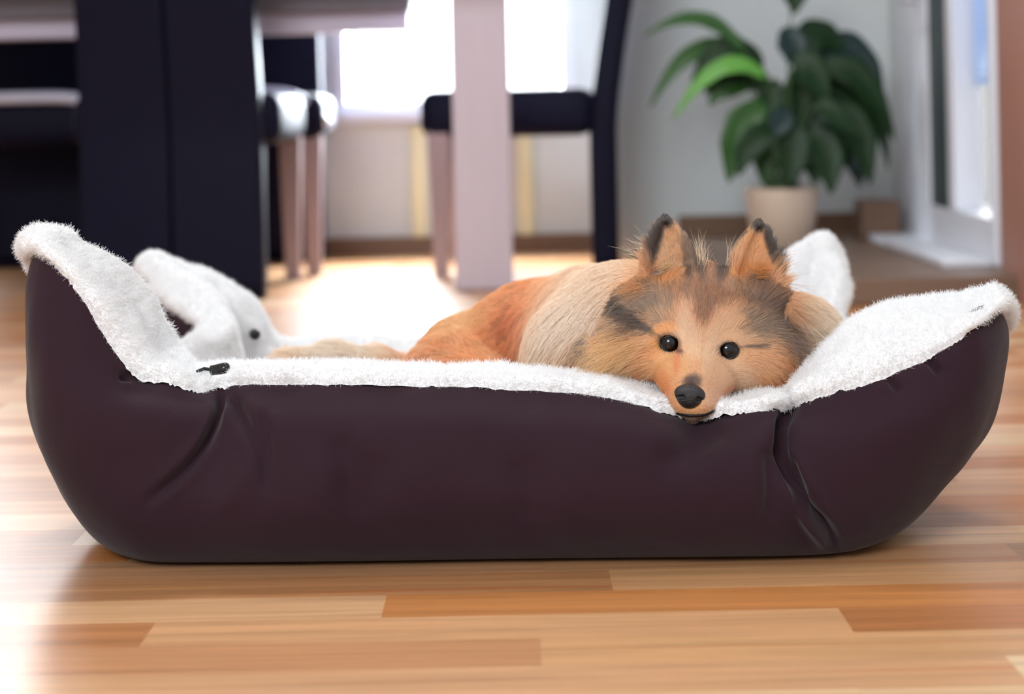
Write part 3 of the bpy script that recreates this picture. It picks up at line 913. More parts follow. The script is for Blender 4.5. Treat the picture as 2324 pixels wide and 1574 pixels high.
def surface_nets(fn, lo, hi, step):
    lo = np.array(lo); n = np.ceil((np.array(hi) - lo) / step).astype(int) + 1
    ax = [lo[i] + np.arange(n[i]) * step for i in range(3)]
    D_ = np.empty(n, np.float32)
    YZ = np.stack(np.meshgrid(ax[1], ax[2], indexing='ij'), -1)
    for i in range(n[0]):
        g = np.empty((n[1], n[2], 3)); g[..., 0] = ax[0][i]; g[..., 1:] = YZ
        D_[i] = fn(g)
    ins = D_ < 0
    c = [(i, j, k) for i in (0, 1) for j in (0, 1) for k in (0, 1)]
    sh = tuple(n - 1)
    cnt = np.zeros(sh, np.int32); acc = np.zeros(sh + (3,)); ne = np.zeros(sh, np.int32)
    def sub_(a, o): return a[o[0]:o[0] + sh[0], o[1]:o[1] + sh[1], o[2]:o[2] + sh[2]]
    for o in c: cnt += sub_(ins, o)
    act = (cnt > 0) & (cnt < 8)
    ids = np.argwhere(act)
    acc = np.zeros((len(ids), 3)); ne = np.zeros(len(ids))
    for a in c:
        for d in range(3):
            if a[d] == 0:
                b = list(a); b[d] = 1
                da = D_[ids[:, 0] + a[0], ids[:, 1] + a[1], ids[:, 2] + a[2]]
                db = D_[ids[:, 0] + b[0], ids[:, 1] + b[1], ids[:, 2] + b[2]]
                x = (da < 0) != (db < 0)
                t = np.where(x, da / (da - db + 1e-12), 0)
                pt = np.tile(np.array(a, float), (len(ids), 1)); pt[:, d] += t
                acc += pt * x[:, None]; ne += x
    V = lo + (ids + acc / ne[:, None]) * step
    imap = -np.ones(sh, np.int64); imap[act] = np.arange(len(ids))
    F = []
    for d in range(3):
        e = [0, 0, 0]; e[d] = 1
        a1, a2 = (d + 1) % 3, (d + 2) % 3
        sl0 = [slice(0, n[0]), slice(0, n[1]), slice(0, n[2])]; sl1 = list(sl0)
        sl0[d] = slice(0, n[d] - 1); sl1[d] = slice(1, n[d])
        A0, A1_ = ins[tuple(sl0)], ins[tuple(sl1)]
        ed = np.argwhere(A0 != A1_)
        ok = (ed[:, a1] > 0) & (ed[:, a2] > 0) & (ed[:, a1] < n[a1] - 1) & (ed[:, a2] < n[a2] - 1)
        ed = ed[ok]
        s0 = A0[ed[:, 0], ed[:, 1], ed[:, 2]]
        quad = []
        for (o1, o2) in ((-1, -1), (0, -1), (0, 0), (-1, 0)):
            q_ = ed.copy(); q_[:, a1] += o1; q_[:, a2] += o2
            quad.append(imap[q_[:, 0], q_[:, 1], q_[:, 2]])
        q4 = np.stack(quad, 1)
        q4[~s0] = q4[~s0][:, ::-1]
        F.append(q4)
    F = np.concatenate(F)
    eps = step * 0.5
    g = np.stack([fn(V + np.eye(3)[i] * eps) - fn(V - np.eye(3)[i] * eps) for i in range(3)], 1)
    Nv = g / (np.linalg.norm(g, axis=1, keepdims=True) + 1e-12)
    return V, F, Nv

UVW = [HU, HV, HW]
def ear_frame(tip, base, fwd_yaw):
    up = tip - base; Lh = np.linalg.norm(up); up = up / Lh
    f = HW + HU * fwd_yaw; f = f - (f @ up) * up; f /= np.linalg.norm(f)
    s = np.cross(up, f)
    return base, up, s, f, Lh
EARS = [ear_frame(hpx(1509, 488, -5.0), hpx(1527, 665, -4.6), -0.3),
        ear_frame(hpx(1723, 497, -5.0), hpx(1705, 678, -4.6), 0.3)]
def sd_ear(p, fr):
    base, up, s, f, Lh = fr
    q = p - base
    y = q @ up; x = q @ s; z = q @ f
    t = np.clip(y / Lh, -0.15, 1)
    half = 0.0272 * (1 - t) ** 0.69 * (1 + 0.25 * np.sin(np.pi * np.clip(t, 0, 1))) + 0.0022
    dep = 0.017 * (1 - t) ** 0.8 + 0.0028
    low = np.clip(1 + np.minimum(y, 0) / 0.034, 0.05, 1) ** 0.6
    half = half * low; dep = dep * low
    k = np.sqrt((x / half) ** 2 + ((z + dep * 0.2) / dep) ** 2)
    outer = (k - 1) * np.minimum(half, dep) * 0.9
    outer = np.maximum(outer, np.maximum(y - Lh, -0.03 - y))
    # hollow, open to the front
    hh = np.maximum(half - 0.0055, 0.0006); dh = np.maximum(dep * 0.95, 0.001)
    kin = np.sqrt((x / hh) ** 2 + ((z - dep * 0.62) / dh) ** 2)
    inner = (kin - 1) * np.minimum(hh, dh)
    inner = np.maximum(inner, np.maximum(y - Lh * 0.90, Lh * 0.10 - y))
    return smax(outer, -inner, 0.0025)

EYE_C = [hpx(1520, 778, -1.25), hpx(1651, 793, -1.25)]
EYE_R = 0.0106
bp = {}
for nme, a in dict(chest=(1425, 760, 1.815), chest2=(1340, 800, 1.80), shoulder=(1350, 765, 1.89), mid=(1210, 790, 1.98), rump=(1065, 835, 2.045),
                   rightneck=(1800, 770, 1.81), thigh=(1030, 865, 1.955), stifle=(1130, 900, 1.85), hock=(990, 960, 1.83), hpaw=(1110, 985, 1.78),
                   tail0=(960, 855, 2.06), tail1=(870, 830, 2.04), tail2=(770, 812, 2.03), tail3=(670, 812, 2.02),
                   elbow=(1420, 930, 1.86), wrist=(1330, 985, 1.79), paw=(1250, 995, 1.765), elbow2=(1700, 900, 1.84), wrist2=(1790, 950, 1.80), paw2=(1730, 1000, 1.75)).items():
    bp[nme] = P(*a)
def sd_dog(p):
    shp = p.shape[:-1]
    q = p.reshape(-1, 3)
    d = np.full(len(q), 1.0)
    B = bp
    d = sd_caps(q, B['shoulder'], B['mid'], 0.070, 0.066)
    d = smin(d, sd_caps(q, B['mid'], B['rump'], 0.066, 0.058), 0.03)
    d = smin(d, sd_caps(q, B['chest2'], B['chest'], 0.058, 0.066), 0.035)
    d = smin(d, sd_caps(q, B['chest'], H(0, 1.0, -9.0), 0.062, 0.058), 0.03)
    d = smin(d, np.linalg.norm(q - B['rightneck'], axis=1) - 0.034, 0.03)
    d = smin(d, sd_caps(q, H(1.5, 0.5, -9.0), B['rightneck'], 0.050, 0.036), 0.03)
    d = smin(d, sd_caps(q, B['rump'], B['thigh'], 0.055, 0.050), 0.02)
    d = smin(d, sd_caps(q, B['thigh'], B['stifle'], 0.048, 0.028), 0.02)
    d = smin(d, sd_caps(q, B['stifle'], B['hock'], 0.024, 0.014), 0.012)
    d = smin(d, sd_caps(q, B['hock'], B['hpaw'], 0.013, 0.016), 0.01)
    d = smin(d, sd_caps(q, B['tail0'], B['tail1'], 0.022, 0.016), 0.02)
    d = smin(d, sd_caps(q, B['tail1'], B['tail2'], 0.016, 0.014), 0.01)
    d = smin(d, sd_caps(q, B['tail2'], B['tail3'], 0.014, 0.008), 0.01)
    d = smin(d, sd_caps(q, B['shoulder'], B['elbow'], 0.040, 0.024), 0.02)
    d = smin(d, sd_caps(q, B['elbow'], B['wrist'], 0.021, 0.014), 0.012)
    d = smin(d, sd_caps(q, B['wrist'], B['paw'], 0.014, 0.018), 0.01)
    d = smin(d, sd_caps(q, B['rightneck'], B['elbow2'], 0.036, 0.022), 0.02)
    d = smin(d, sd_caps(q, B['elbow2'], B['wrist2'], 0.020, 0.014), 0.012)
    d = smin(d, sd_caps(q, B['wrist2'], B['paw2'], 0.014, 0.017), 0.01)
    # head
    h = sd_ell(q, H(0.2, 2.6, -4.9), UVW, (0.050, 0.0465, 0.050))
    h = smin(h, sd_ell(q, H(0.0, 0.9, -3.2), UVW, (0.046, 0.030, 0.030)), 0.012)
    h = smin(h, np.linalg.norm(q - H(-3.5, -1.3, -3.6), axis=1) - 0.029, 0.02)
    h = smin(h, np.linalg.norm(q - H(3.6, -1.6, -3.6), axis=1) - 0.028, 0.02)
    h = smin(h, np.linalg.norm(q - H(6.2, -1.3, -5.2), axis=1) - 0.028, 0.022)
    h = smin(h, np.linalg.norm(q - H(-5.2, -0.8, -5.6), axis=1) - 0.027, 0.022)
    h = smin(h, np.linalg.norm(q - H(5.2, 2.0, -6.0), axis=1) - 0.029, 0.022)
    h = smin(h, np.linalg.norm(q - H(-4.7, 2.2, -6.2), axis=1) - 0.027, 0.022)
    h = smin(h, sd_caps(q, H(0.0, -0.9, -1.9), H(-0.25, -3.9, 2.0), 0.0235, 0.0150), 0.018)
    # muzzle lips to both sides and chin
    h = smin(h, sd_caps(q, H(-1.7, -3.2, -0.6), H(-1.2, -4.9, 1.9), 0.0170, 0.0120), 0.015)
    h = smin(h, sd_caps(q, H(1.8, -3.2, -0.6), H(0.85, -4.9, 1.9), 0.0170, 0.0120), 0.015)
    h = smin(h, sd_caps(q, H(-0.2, -4.6, 1.5), H(-0.2, -4.9, 2.5), 0.0125, 0.0120), 0.008)
    h = smin(h, sd_caps(q, H(0.2, -4.0, -1.8), H(-0.15, -5.72, 2.25), 0.020, 0.0100), 0.002)
    # brows
    h = smin(h, np.linalg.norm(q - H(-2.6, 1.25, -2.2), axis=1) - 0.0135, 0.010)
    h = smin(h, np.linalg.norm(q - H(2.6, 1.25, -2.2), axis=1) - 0.0135, 0.010)
    for e in EYE_C:
        h = smax(h, -sd_ell(q, e + HW * 0.004, UVW, (0.0104, 0.0080, 0.0110)), 0.0015)
    for fr in EARS:
        h = smin(h, sd_ear(q, fr), 0.006)
    h = smax(h, -sd_ell(q, hpx(1565, 897, 3.0), UVW, (0.0118, 0.0080, 0.0110)), 0.001)
    d = smin(d, h, 0.018)
    return d.reshape(shp)

lo = (bp['tail3'][0] - 0.04, 1.58, 0.03); hi = (bp['wrist2'][0] + 0.05, 2.14, 0.34)
DV, DF, DN = surface_nets(sd_dog, lo, hi, 0.0026)
dog = empty('dog', (0.05, 1.90, 0.05))
tag(dog, 'small sable and cream long-haired dog lying in the bed, chin on its front rim', 'dog')
DO = np.array([0.05, 1.90, 0.05])
M_skin = mat('fawn_skin', (150, 105, 68), 0.8, 0.2)
body = mesh_obj('body', DV - DO, DF, M_skin, dog, smooth=True)

# eyes
M_eye = mat('dark_brown_eye', (8, 5, 7), 0.05, 0.5)
M_rim = mat('black_eye_rim', (22, 16, 18), 0.35, 0.5)
M_nose = mat('black_wet_nose', (26, 25, 30), 0.38, 0.6, noise_amt=0.2, noise_scale=500, bump=0.5, bump_scale=900)
M_lip = mat('black_lip', (20, 15, 18), 0.5, 0.3)
def sphere_mesh(c, r, n=28, m_=20, squash=1.0):
    V, F = [], []
    for j in range(m_ + 1):
        th = math.pi * j / m_
        for i in range(n):
            ph = 2 * math.pi * i / n
            V.append(c + np.array([r * math.sin(th) * math.cos(ph), r * math.cos(th) * squash, r * math.sin(th) * math.sin(ph)]))
    for j in range(m_):
        for i in range(n):
            i2 = (i + 1) % n
            F.append((j * n + i, (j + 1) * n + i, (j + 1) * n + i2, j * n + i2))
    return V, F
for k, c in enumerate(EYE_C):
    V, F = sphere_mesh(c, EYE_R)
    ey = mesh_obj('eye', np.array(V) - DO, F, M_eye, dog, smooth=True)
    # almond rim lying on the eyeball
    sgn = -1 if k == 0 else 1
    pts = []
    for i in range(40):
        t = 2 * math.pi * i / 40
        a = 0.0098 * math.cos(t); b = 0.0076 * math.sin(t) * (1 - 0.25 * abs(math.cos(t)))
        # inner corner droops, outer corner rises
        b += -sgn * 0.0 + (-0.0022 if a * sgn < 0 else 0.0008) * (abs(math.cos(t)) ** 3)
        if a * sgn < 0: a *= 1.12
        z = math.sqrt(max(EYE_R ** 2 - a * a - b * b, 1e-7)) + 0.0001
        pts.append(c + HU * a + HV * b + HW * z)
    pts.append(pts[0])
    MB().tube([tuple(x - DO) for x in pts], 0.0009, 8, cap=False).build('eyelid_rim', M_rim, ey, smooth=True)

# nose leather, built from blended volumes with two nostrils
NC = hpx(1565, 897, 3.45)
def sd_nose(p):
    shp = p.shape[:-1]; q = p.reshape(-1, 3)
    c = NC
    d = sd_ell(q, c + HV * 0.0015, UVW, (0.0142, 0.0088, 0.0105))
    d = smin(d, sd_ell(q, c - HV * 0.0045, UVW, (0.0095, 0.0075, 0.0085)), 0.005)
    for s in (-1, 1):
        a = c + HU * (0.0066 * s) - HV * 0.0010 + HW * 0.0082
        d = smax(d, -sd_caps(q, a, a + HU * (0.0046 * s) - HV * 0.0012 - HW * 0.004, 0.0021, 0.0018), 0.0012)
    a = c + HV * 0.000 + HW * 0.0128; b = c - HV * 0.012 + HW * 0.0095
    d = smax(d, -sd_caps(q, a, b, 0.0006, 0.0012), 0.0012)
    return d.reshape(shp)
V, F, _ = surface_nets(sd_nose, NC - 0.02, NC + 0.02, 0.0006)
mesh_obj('nose', V - DO, F, M_nose, dog, smooth=True)
# dark mouth line, laid on the muzzle where the lips meet the lower jaw
def on_surface(px, py, y0=1.52, y1=1.9):
    ys = np.linspace(y0, y1, 400)
    pts = np.array([P(px, py, y) for y in ys])
    dd_ = sd_dog(pts)
    k = np.argmax(dd_ < 0)
    return pts[k] if dd_[k] < 0 else pts[-1]
lpx = catmull(np.array([(1506, 908), (1515, 922), (1530, 934), (1550, 940), (1575, 942), (1600, 940), (1618, 932), (1636, 918), (1652, 902)], float), 6)
lp = np.array([on_surface(*q) for q in lpx]) + HW * 0.0004
lp[1:-1] = (lp[:-2] + lp[1:-1] * 2 + lp[2:]) / 4
MB().tube([tuple(x - DO) for x in lp], [0.0005 + 0.0011 * math.sin(math.pi * i / (len(lp) - 1)) ** 0.8 for i in range(len(lp))], 10).build('lips', M_lip, dog, smooth=True)

# ---- coat: colours of the hair, with the shade inside the ears painted in
def blobs(px, py, base, lst):
    out = np.tile(np.asarray(base, float), (len(px), 1))
    for (cx, cy, rx, ry, ang, val, st) in lst:
        a = math.radians(ang)
        dx, dy = px - cx, py - cy
        x = dx * math.cos(a) + dy * math.sin(a); y = -dx * math.sin(a) + dy * math.cos(a)
        w_ = st * np.exp(-((x / rx) ** 2 + (y / ry) ** 2) ** 1.7)
        out = out * (1 - w_[:, None]) + np.atleast_1d(np.asarray(val, float)) * w_[:, None]
    return out
COAT_BODY = [
 (1190, 770, 60, 110, 0, (188, 96, 28), .9), (1060, 715, 90, 45, -35, (226, 180, 120), .9), (1120, 800, 60, 50, 0, (212, 148, 78), .8),
 (1150, 680, 60, 25, -15, (215, 150, 90), .7), (950, 815, 30, 22, 0, (186, 104, 44), .8), (1000, 790, 30, 14, -20, (196, 120, 55), .7),

 (1325, 712, 185, 84, -48, (238, 218, 196), 1), (1270, 800, 70, 50, -20, (222, 196, 160), .9), (1390, 610, 60, 40, 0, (226, 200, 170), .9),
 (1400, 800, 110, 48, -12, (218, 164, 98), .9), (1380, 738, 75, 9, -24, (118, 92, 74), .75), (1340, 775, 60, 7, -30, (150, 118, 90), .6),
 (1430, 835, 80, 20, 5, (208, 138, 68), .8), (1870, 730, 110, 120, 0, (238, 218, 192), 1), (790, 800, 165, 70, 0, (238, 222, 202), 1), (895, 795, 30, 8, 35, (160, 122, 94), .6)]
COAT_HEAD = [
 (1595, 655, 125, 80, 0, (172, 120, 76), 1), (1595, 685, 60, 40, 0, (160, 104, 58), .9),
 (1462, 692, 66, 40, 20, (142, 116, 94), .95), (1728, 745, 74, 34, 14, (150, 122, 98), .95), (1745, 695, 80, 36, 25, (132, 90, 58), .95),
 (1440, 752, 60, 16, 36, (206, 178, 146), .9), (1442, 724, 76, 10, 39, (58, 44, 42), .95), (1494, 768, 20, 8, 40, (70, 50, 44), .8),
 (1806, 768, 66, 14, 24, (76, 54, 48), .9), (1790, 735, 76, 8, 24, (88, 64, 52), .7), (1700, 786, 26, 5, -8, (96, 70, 58), .8), (1760, 705, 60, 7, 20, (84, 56, 40), .6),
 (1440, 655, 46, 12, 8, (84, 56, 44), .85), (1405, 690, 30, 14, 30, (96, 74, 66), .6),
 (1420, 805, 96, 46, -12, (224, 172, 110), .95), (1380, 755, 50, 8, -24, (140, 112, 88), .7), (1380, 790, 60, 6, -24, (168, 126, 86), .6), (1400, 835, 90, 14, 2, (206, 140, 76), .7),
 (1562, 750, 27, 56, 4, (240, 206, 168), 1), (1635, 744, 40, 36, -10, (238, 198, 150), 1), (1600, 800, 44, 66, 4, (240, 206, 166), 1),
 (1596, 712, 24, 40, 2, (158, 104, 60), .9), (1594, 790, 4, 46, 6, (196, 150, 106), .6),
 (1508, 747, 24, 12, -14, (236, 172, 92), .95), (1676, 768, 26, 16, 16, (238, 200, 158), .95),
 (1488, 790, 18, 34, 0, (216, 146, 66), .85), (1516, 826, 46, 34, 0, (234, 182, 112), .95), (1508, 880, 22, 44, -4, (222, 146, 72), .85), (1538, 822, 9, 30, 5, (208, 130, 66), .7),
 (1670, 845, 62, 52, 0, (236, 196, 154), 1), (1765, 855, 50, 44, 15, (214, 136, 48), .9), (1725, 820, 40, 24, 10, (226, 174, 118), .8), (1790, 885, 40, 30, 40, (190, 108, 34), .8),
 (1577, 840, 16, 26, 4, (206, 156, 102), .8), (1571, 868, 20, 16, 0, (88, 56, 50), 1), (1618, 900, 28, 36, 0, (232, 192, 160), .9), (1535, 915, 20, 20, 0, (224, 166, 110), .7), (1650, 885, 22, 7, -35, (206, 140, 104), .7),
 (1572, 957, 60, 16, 0, (98, 90, 90), 1), (1650, 908, 14, 9, -35, (40, 30, 30), .9),
 (1520, 779, 28, 23, 10, (84, 54, 44), .75), (1651, 794, 30, 21, -10, (96, 68, 56), .75), (1544, 800, 10, 7, 30, (110, 60, 46), .8),
 (1521, 580, 32, 58, 8, (196, 156, 110), .95), (1490, 552, 12, 70, 14, (44, 32, 34), 1), (1512, 500, 24, 20, 0, (58, 46, 50), 1), (1562, 560, 14, 52, -16, (128, 98, 78), .9), (1496, 632, 50, 22, 0, (214, 140, 54), .9), (1494, 625, 20, 12, -20, (130, 90, 84), .85),  # last blob paints the shade inside this ear
 (1708, 570, 32, 54, -8, (206, 154, 92), .95), (1752, 566, 12, 66, -14, (44, 32, 30), 1), (1722, 512, 22, 18, 0, (58, 46, 46), 1), (1676, 545, 12, 44, 26, (116, 88, 68), .9), (1700, 622, 52, 18, 0, (218, 146, 52), .9), (1724, 640, 26, 16, 10, (124, 86, 84), .85),  # last blob again is painted ear shade
 (1618, 575, 26, 34, 0, (190, 124, 68), .9), (1587, 595, 13, 44, -10, (92, 58, 38), .95), (1560, 615, 10, 24, -10, (92, 62, 44), .8), (1640, 606, 15, 42, 10, (84, 50, 26), .95), (1616, 550, 24, 22, 0, (214, 186, 152), .9),
 (1450, 610, 20, 36, 15, (210, 146, 82), .9), (1462, 600, 9, 34, 20, (150, 84, 30), .8), (1800, 635, 24, 44, -15, (176, 98, 52), .9), (1830, 700, 26, 50, -20, (196, 132, 80), .8)]
LEN_BODY = [(1325, 720, 200, 110, -48, 5.2, 1), (1420, 810, 90, 60, 0, 4.6, 1), (780, 810, 170, 60, 0, 4.4, 1), (1850, 730, 80, 90, 0, 4.2, 1)]
LEN_HEAD = [(1590, 650, 130, 70, 0, 1.1, 1), (1440, 720, 70, 110, 0, 3.6, 1), (1415, 800, 80, 60, 0, 4.6, 1), (1800, 740, 66, 120, 0, 3.6, 1), (1790, 870, 55, 55, 0, 4.2, 1),
 (1590, 810, 110, 60, 0, 0.55, 1), (1520, 845, 50, 40, 0, 0.7, .9), (1670, 850, 50, 45, 0, 0.8, .9), (1572, 915, 90, 85, 0, 0.32, 1), (1590, 740, 80, 36, 0, 0.75, .9),
 (1518, 560, 42, 80, 8, 0.6, 1), (1714, 565, 42, 80, -8, 0.6, 1), (1512, 502, 26, 26, 0, 0.28, 1), (1722, 510, 26, 26, 0, 0.28, 1), (1612, 590, 30, 36, 0, 2.4, 1), (1448, 630, 34, 50, 0, 2.6, 1), (1795, 640, 36, 50, 0, 2.6, 1), (1500, 630, 30, 22, 0, 1.6, .8), (1715, 635, 30, 22, 0, 1.6, .8)]
def head_mask(p):
    u, v, w_ = head_uvw(p)
    r = np.sqrt((u / 1.32) ** 2 + ((v - 1.0) / 1.25) ** 2 + ((w_ + 1.2) / 1.15) ** 2)
    m_ = np.clip((8.4 - r) / 1.8, 0, 1)
    for b, up, s_, f_, Lh in EARS:
        q = p - b; y = q @ up
        dr = np.linalg.norm(q - y[:, None] * up, axis=1)
        m_ = np.maximum(m_, np.clip((0.050 - dr) / 0.008, 0, 1) * np.clip(y / 0.01, 0, 1))
    return m_
def coat(p):
    px, py = proj(p)
    hm = head_mask(p)[:, None]
    c = s2l(blobs(px, py, (212, 146, 84), COAT_BODY)) * (1 - hm) + s2l(blobs(px, py, (218, 168, 112), COAT_HEAD)) * hm
    L_ = blobs(px, py, (2.8,), LEN_BODY) * (1 - hm) + blobs(px, py, (2.6,), LEN_HEAD) * hm
    return c, L_[:, 0] * 0.01, hm[:, 0]
cV, _, _ = coat(DV)
ca = body.data.attributes.new('tint', 'FLOAT_COLOR', 'POINT')
c4 = np.ones((len(DV), 4), np.float32); c4[:, :3] = cV * 0.8
ca.data.foreach_set('color', c4.ravel())
_n = M_skin.node_tree
_a = _n.nodes.new('ShaderNodeAttribute'); _a.attribute_name = 'tint'
_n.links.new(_a.outputs['Color'], _n.nodes['Principled BSDF'].inputs['Base Color'])

def unit(v): return v / (np.linalg.norm(v, axis=-1, keepdims=True) + 1e-12)
def flow(p, n, hm):
    """combing direction at surface points"""
    px, py = proj(p)
    src = H(-0.1, -3.6, 3.4)
    dh = unit(p - src)
    # ears: towards their tips
    for fr in EARS:
        b, up, s_, f_, Lh = fr
        q = p - b; y = q @ up; x = q @ s_
        we = np.clip((y / Lh - 0.05) / 0.25, 0, 1) * np.exp(-(np.linalg.norm(q - y[:, None] * up, axis=1) / 0.034) ** 4)
        dh = unit(dh * (1 - we[:, None]) + (up + 0.22 * s_ * np.sign(x)[:, None] * 1.0) * we[:, None])
    # cheeks sweep outwards and down
    u, v, w_ = head_uvw(p)
    ck = np.clip((np.abs(u) - 3.0) / 2.0, 0, 1) * np.clip((2.5 - v) / 4.0, 0, 1)
    dh = unit(dh + ck[:, None] * (HU * np.sign(u)[:, None] * 0.6 - HV * 0.75))
    ax = unit(bp['rump'] - bp['chest'])
    db = np.tile(ax, (len(p), 1)) + np.array([0, 0, -0.35])
    rw = np.exp(-(((px - 1340) / 150) ** 2 + ((py - 730) / 160) ** 2) ** 2)
    db = unit(db * (1 - rw[:, None]) + np.array([-0.80, -0.1, -0.62]) * rw[:, None])
    rr = np.clip((px - 1700) / 60, 0, 1)[:, None]
    db = unit(db * (1 - rr) + np.array([0.75, -0.1, -0.5]) * rr)
    tl = np.clip((980 - px) / 60, 0, 1)[:, None]
    db = unit(db * (1 - tl) + np.array([-0.9, 0.0, 0.45]) * tl)
    d = unit(db * (1 - hm[:, None]) + dh * hm[:, None])
    nn = noise_vec(p, 55.0) * 0.35 + noise_vec(p, 160.0) * 0.22
    d = d + nn * (0.35 + 0.65 * (1 - np.exp(-((px - 1590) / 120) ** 2 - ((py - 800) / 120) ** 2)))[:, None]
    d = d - (d * n).sum(1, keepdims=True) * n
    return unit(d)
def noise_vec(p, k):
    return np.array([noise.noise_vector(tuple(q)) for q in (p * k)])

if FUR:
    rng = np.random.default_rng(11)
    TT = np.concatenate([DF[:, [0, 1, 2]], DF[:, [0, 2, 3]]])
    def dens(c, n_):
        px, py = proj(c)
        hm = head_mask(c)
        k = 0.25 + 3.2 * hm
        k = np.where((py > 890) & (hm < 0.5), 0.05, k)
        k = np.where((py > 960) | (c[:, 2] < 0.07), 0.02, k)
        k *= np.where((n_[:, 1] > 0.55) & (hm < 0.9), 0.35, 1.0)
        k *= np.where((py < 640) & (hm > 0.4), 1.3, 1.0)
        return k + 0.6 * ((px > 1180) & (px < 1480) & (py < 880) & (n_[:, 1] < 0.3))
    n = 270000
    p, idx, ba = sample_surface(DV, TT, dens, n, rng)
    nn = unit((DN[TT[idx]] * ba[..., None]).sum(1))
    col, Ln, hm = coat(p)
    keep = np.ones(n, bool)
    for e in EYE_C:
        de = np.linalg.norm(p - e, axis=1)
        keep &= ~((((p - e) @ HU / 0.0106) ** 2 + ((p - e) @ HV / 0.0080) ** 2 < 1) & ((p - e) @ HW > -0.004) & (de < 0.02))
        Ln = np.where(de < 0.022, np.minimum(Ln, 0.0022 + 0.25 * np.maximum(de - 0.010, 0)), Ln)
    keep &= sd_nose(p) > 0.0006
    dl = np.min(np.linalg.norm(p[:, None, :] - lp[None, ::2, :], axis=2), axis=1)
    keep &= dl > 0.0022
    Ln = np.where(dl < 0.008, np.minimum(Ln, 0.0016), Ln)
    p, nn, col, Ln, hm = p[keep], nn[keep], col[keep], Ln[keep], hm[keep]
    n = len(p)
    d = flow(p, nn, hm)
    Ln = Ln * rng.uniform(0.7, 1.12, n)
    long_ = np.clip((Ln - 0.008) / 0.02, 0, 1)
    lift = 0.20 + 0.25 * rng.random(n) + 0.22 * long_
    d0 = unit(d + nn * lift[:, None] + sdist(rng, n) * 0.10)
    K = 7
    pts = np.empty((n, K, 3))
    bend = unit(d * 0.9 - nn * 0.30 + np.array([0, 0, -0.45]) * long_[:, None])
    wob = sdist(rng, n); wob -= (wob * d).sum(1, keepdims=True) * d
    wav = sdist(rng, n)
    for k in range(K):
        t = k / (K - 1)
        pts[:, k] = p + (d0 * t + (bend - d0) * (t * t * 0.55)) * Ln[:, None] + wob * (Ln * 0.07 * t * t)[:, None] + wav * (Ln * 0.03 * math.sin(t * 7))[:, None]
    # clumping towards guide strands
    from mathutils.kdtree import KDTree
    gi = rng.choice(n, n // 22, replace=False)
    kd = KDTree(len(gi))
    for a, i in enumerate(gi): kd.insert(p[i], a)
    kd.balance()
    g = gi[np.array([kd.find(q)[1] for q in p])]
    cs = 0.25 + 0.45 * long_
    for k in range(1, K):
        t = k / (K - 1)
        sc_ = np.minimum(Ln / Ln[g], 1.3)[:, None]
        gp = p[g] + (pts[g, k] - p[g]) * sc_
        pts[:, k] += (gp - pts[:, k]) * (cs * t ** 1.3)[:, None] * np.clip(1.2 - np.linalg.norm(p - p[g], axis=1) / 0.012, 0, 1)[:, None]
    # loose guard hairs: tufts behind and between the ears, on the cheeks, whiskers
    TF = [((1440, 570, -7), 22, (-.95, -.1, .35), 3.2, 90, (244, 228, 206)),
          ((1645, 900, 1), 9, (.9, -.35, -.3), 2.8, 14, (50, 40, 40)), ((1512, 905, 1), 8, (-.9, -.35, -.2), 2.2, 10, (90, 60, 45)),
          ((1590, 590, -6), 12, (0.05, -.1, 1), 3.2, 90, (226, 200, 168)), ((1640, 590, -6), 12, (0.25, -.1, 1), 3.4, 90, (226, 200, 168)), ((1615, 575, -7), 16, (0, 0.1, 1), 2.6, 160, (200, 150, 100)),
          ((1452, 600, -6.5), 22, (-.85, -.1, .55), 2.6, 220, (226, 190, 150)), ((1462, 560, -6), 14, (-.7, -.1, .8), 2.8, 60, (232, 208, 180)), ((1460, 640, -6), 22, (-1, -.2, -.1), 3.0, 220, (212, 150, 90)),
          ((1785, 600, -6), 22, (.95, -.1, .5), 2.4, 200, (190, 110, 62)), ((1790, 645, -6), 20, (1, -.15, .0), 3.6, 160, (184, 106, 64)), ((1815, 700, -6.5), 26, (1, -.1, -.25), 3.4, 240, (206, 150, 100)),
          ((1500, 615, -4.2), 14, (.75, -.4, .5), 1.7, 160, (226, 196, 150)), ((1715, 620, -4.2), 16, (.7, -.4, .25), 1.9, 160, (216, 150, 70)),
          ((1450, 725, -4.5), 26, (-.9, -.3, .10), 4.2, 170, (96, 76, 66)), ((1430, 780, -4.5), 34, (-.9, -.2, -.28), 5.0, 700, (226, 186, 132)), ((1410, 800, -5), 34, (-.95, -.2, -.3), 4.5, 160, (120, 88, 66)),
          ((1790, 770, -4.5), 30, (.9, -.2, -.30), 3.6, 420, (110, 80, 64)), ((1400, 630, -7.5), 26, (-.8, -.1, -.3), 4.5, 200, (236, 218, 190))]
    ex_p, ex_d, ex_l, ex_c = [], [], [], []
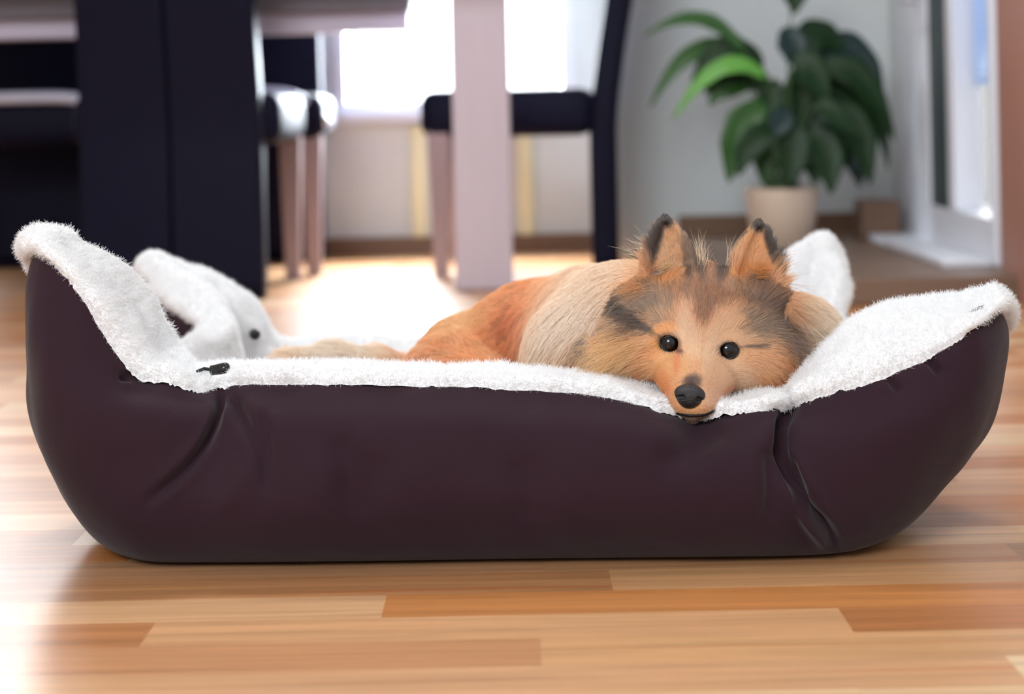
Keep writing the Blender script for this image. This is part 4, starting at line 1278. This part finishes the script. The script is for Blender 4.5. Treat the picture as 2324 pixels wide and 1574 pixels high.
    for (q, sp, dr, ln, cnt, cc) in TF:
        for _ in range(cnt):
            o_ = hpx(q[0] + rng.normal() * sp * .6, q[1] + rng.normal() * sp * .6, q[2])
            yy = o_[1] + np.linspace(-0.06, 0.06, 40)
            line = np.stack([np.full(40, o_[0]), yy, np.full(40, o_[2])], 1)
            sdv = sd_dog(line); k_ = int(np.argmax(sdv < 0.001))
            if sdv[k_] >= 0.001: continue
            ex_p.append(line[k_]); ex_d.append(dr); ex_l.append(ln * .01 * rng.uniform(.6, 1.1)); ex_c.append(s2l(cc))
    m0 = len(ex_p); ex_p = np.array(ex_p); ex_l = np.array(ex_l)
    ex_d = unit(unit(np.array(ex_d)) + sdist(rng, m0) * 0.22)
    cv = sdist(rng, m0) * 0.35; sag = np.array([0, 0, -0.25])
    ex = np.stack([ex_p + (ex_d * (k / (K - 1)) + (cv + sag) * ((k / (K - 1)) ** 2) * .6) * ex_l[:, None] for k in range(K)], 1)
    # individual hair tones: clumps share a tone, some hairs dark-tipped
    tone = (1 + 0.11 * rng.normal(size=n)[g]) * (1 + 0.08 * rng.normal(size=n))
    tone = np.clip(tone, 0.55, 1.45)
    colk = np.empty((n, K, 3))
    px, py = proj(p)
    sable = ((rng.random(n) < 0.05 + 0.10 * ((px > 1380) & (px < 1860) & (py < 790) & (py > 520))) & ((py < 735) | (np.abs(px - 1590) > 90)) & (px > 1150))
    lum = (col * np.array([.25, .6, .15])).sum(1, keepdims=True)
    hue = col * 0.84 + lum * 0.16
    hue = hue * (0.72 + 0.95 * lum) * 1.5
    for k in range(K):
        t = k / (K - 1)
        f = tone * (0.92 + 0.24 * t)
        f = np.where(sable, f * (1 - 0.62 * t), f)
        cc_ = hue * f[:, None]
        colk[:, k] = cc_ * np.minimum(1, 0.90 / cc_.max(1))[:, None]
    exc = np.array(ex_c)[:, None, :] * np.clip(rng.normal(1.1, .12, m0), .7, 1.4)[:, None, None] * np.ones((1, K, 1))
    r0 = np.where(hm > 0.5, 0.000105, 0.00015) * (0.8 + 0.5 * long_)
    rad = r0[:, None] * np.array([1, 1, .95, .85, .7, .5, .25])[None, :]
    pts = np.concatenate([pts, ex]); colk = np.concatenate([colk, np.clip(exc, 0, .95)])
    rad = np.concatenate([rad, np.full((m0, 1), .00009) * np.array([1, 1, .95, .85, .7, .5, .25])[None, :]])
    hair_obj('fur', pts, rad, colk, strand_material('dog_fur', trans=0.3, spec=0.12), dog, DO)
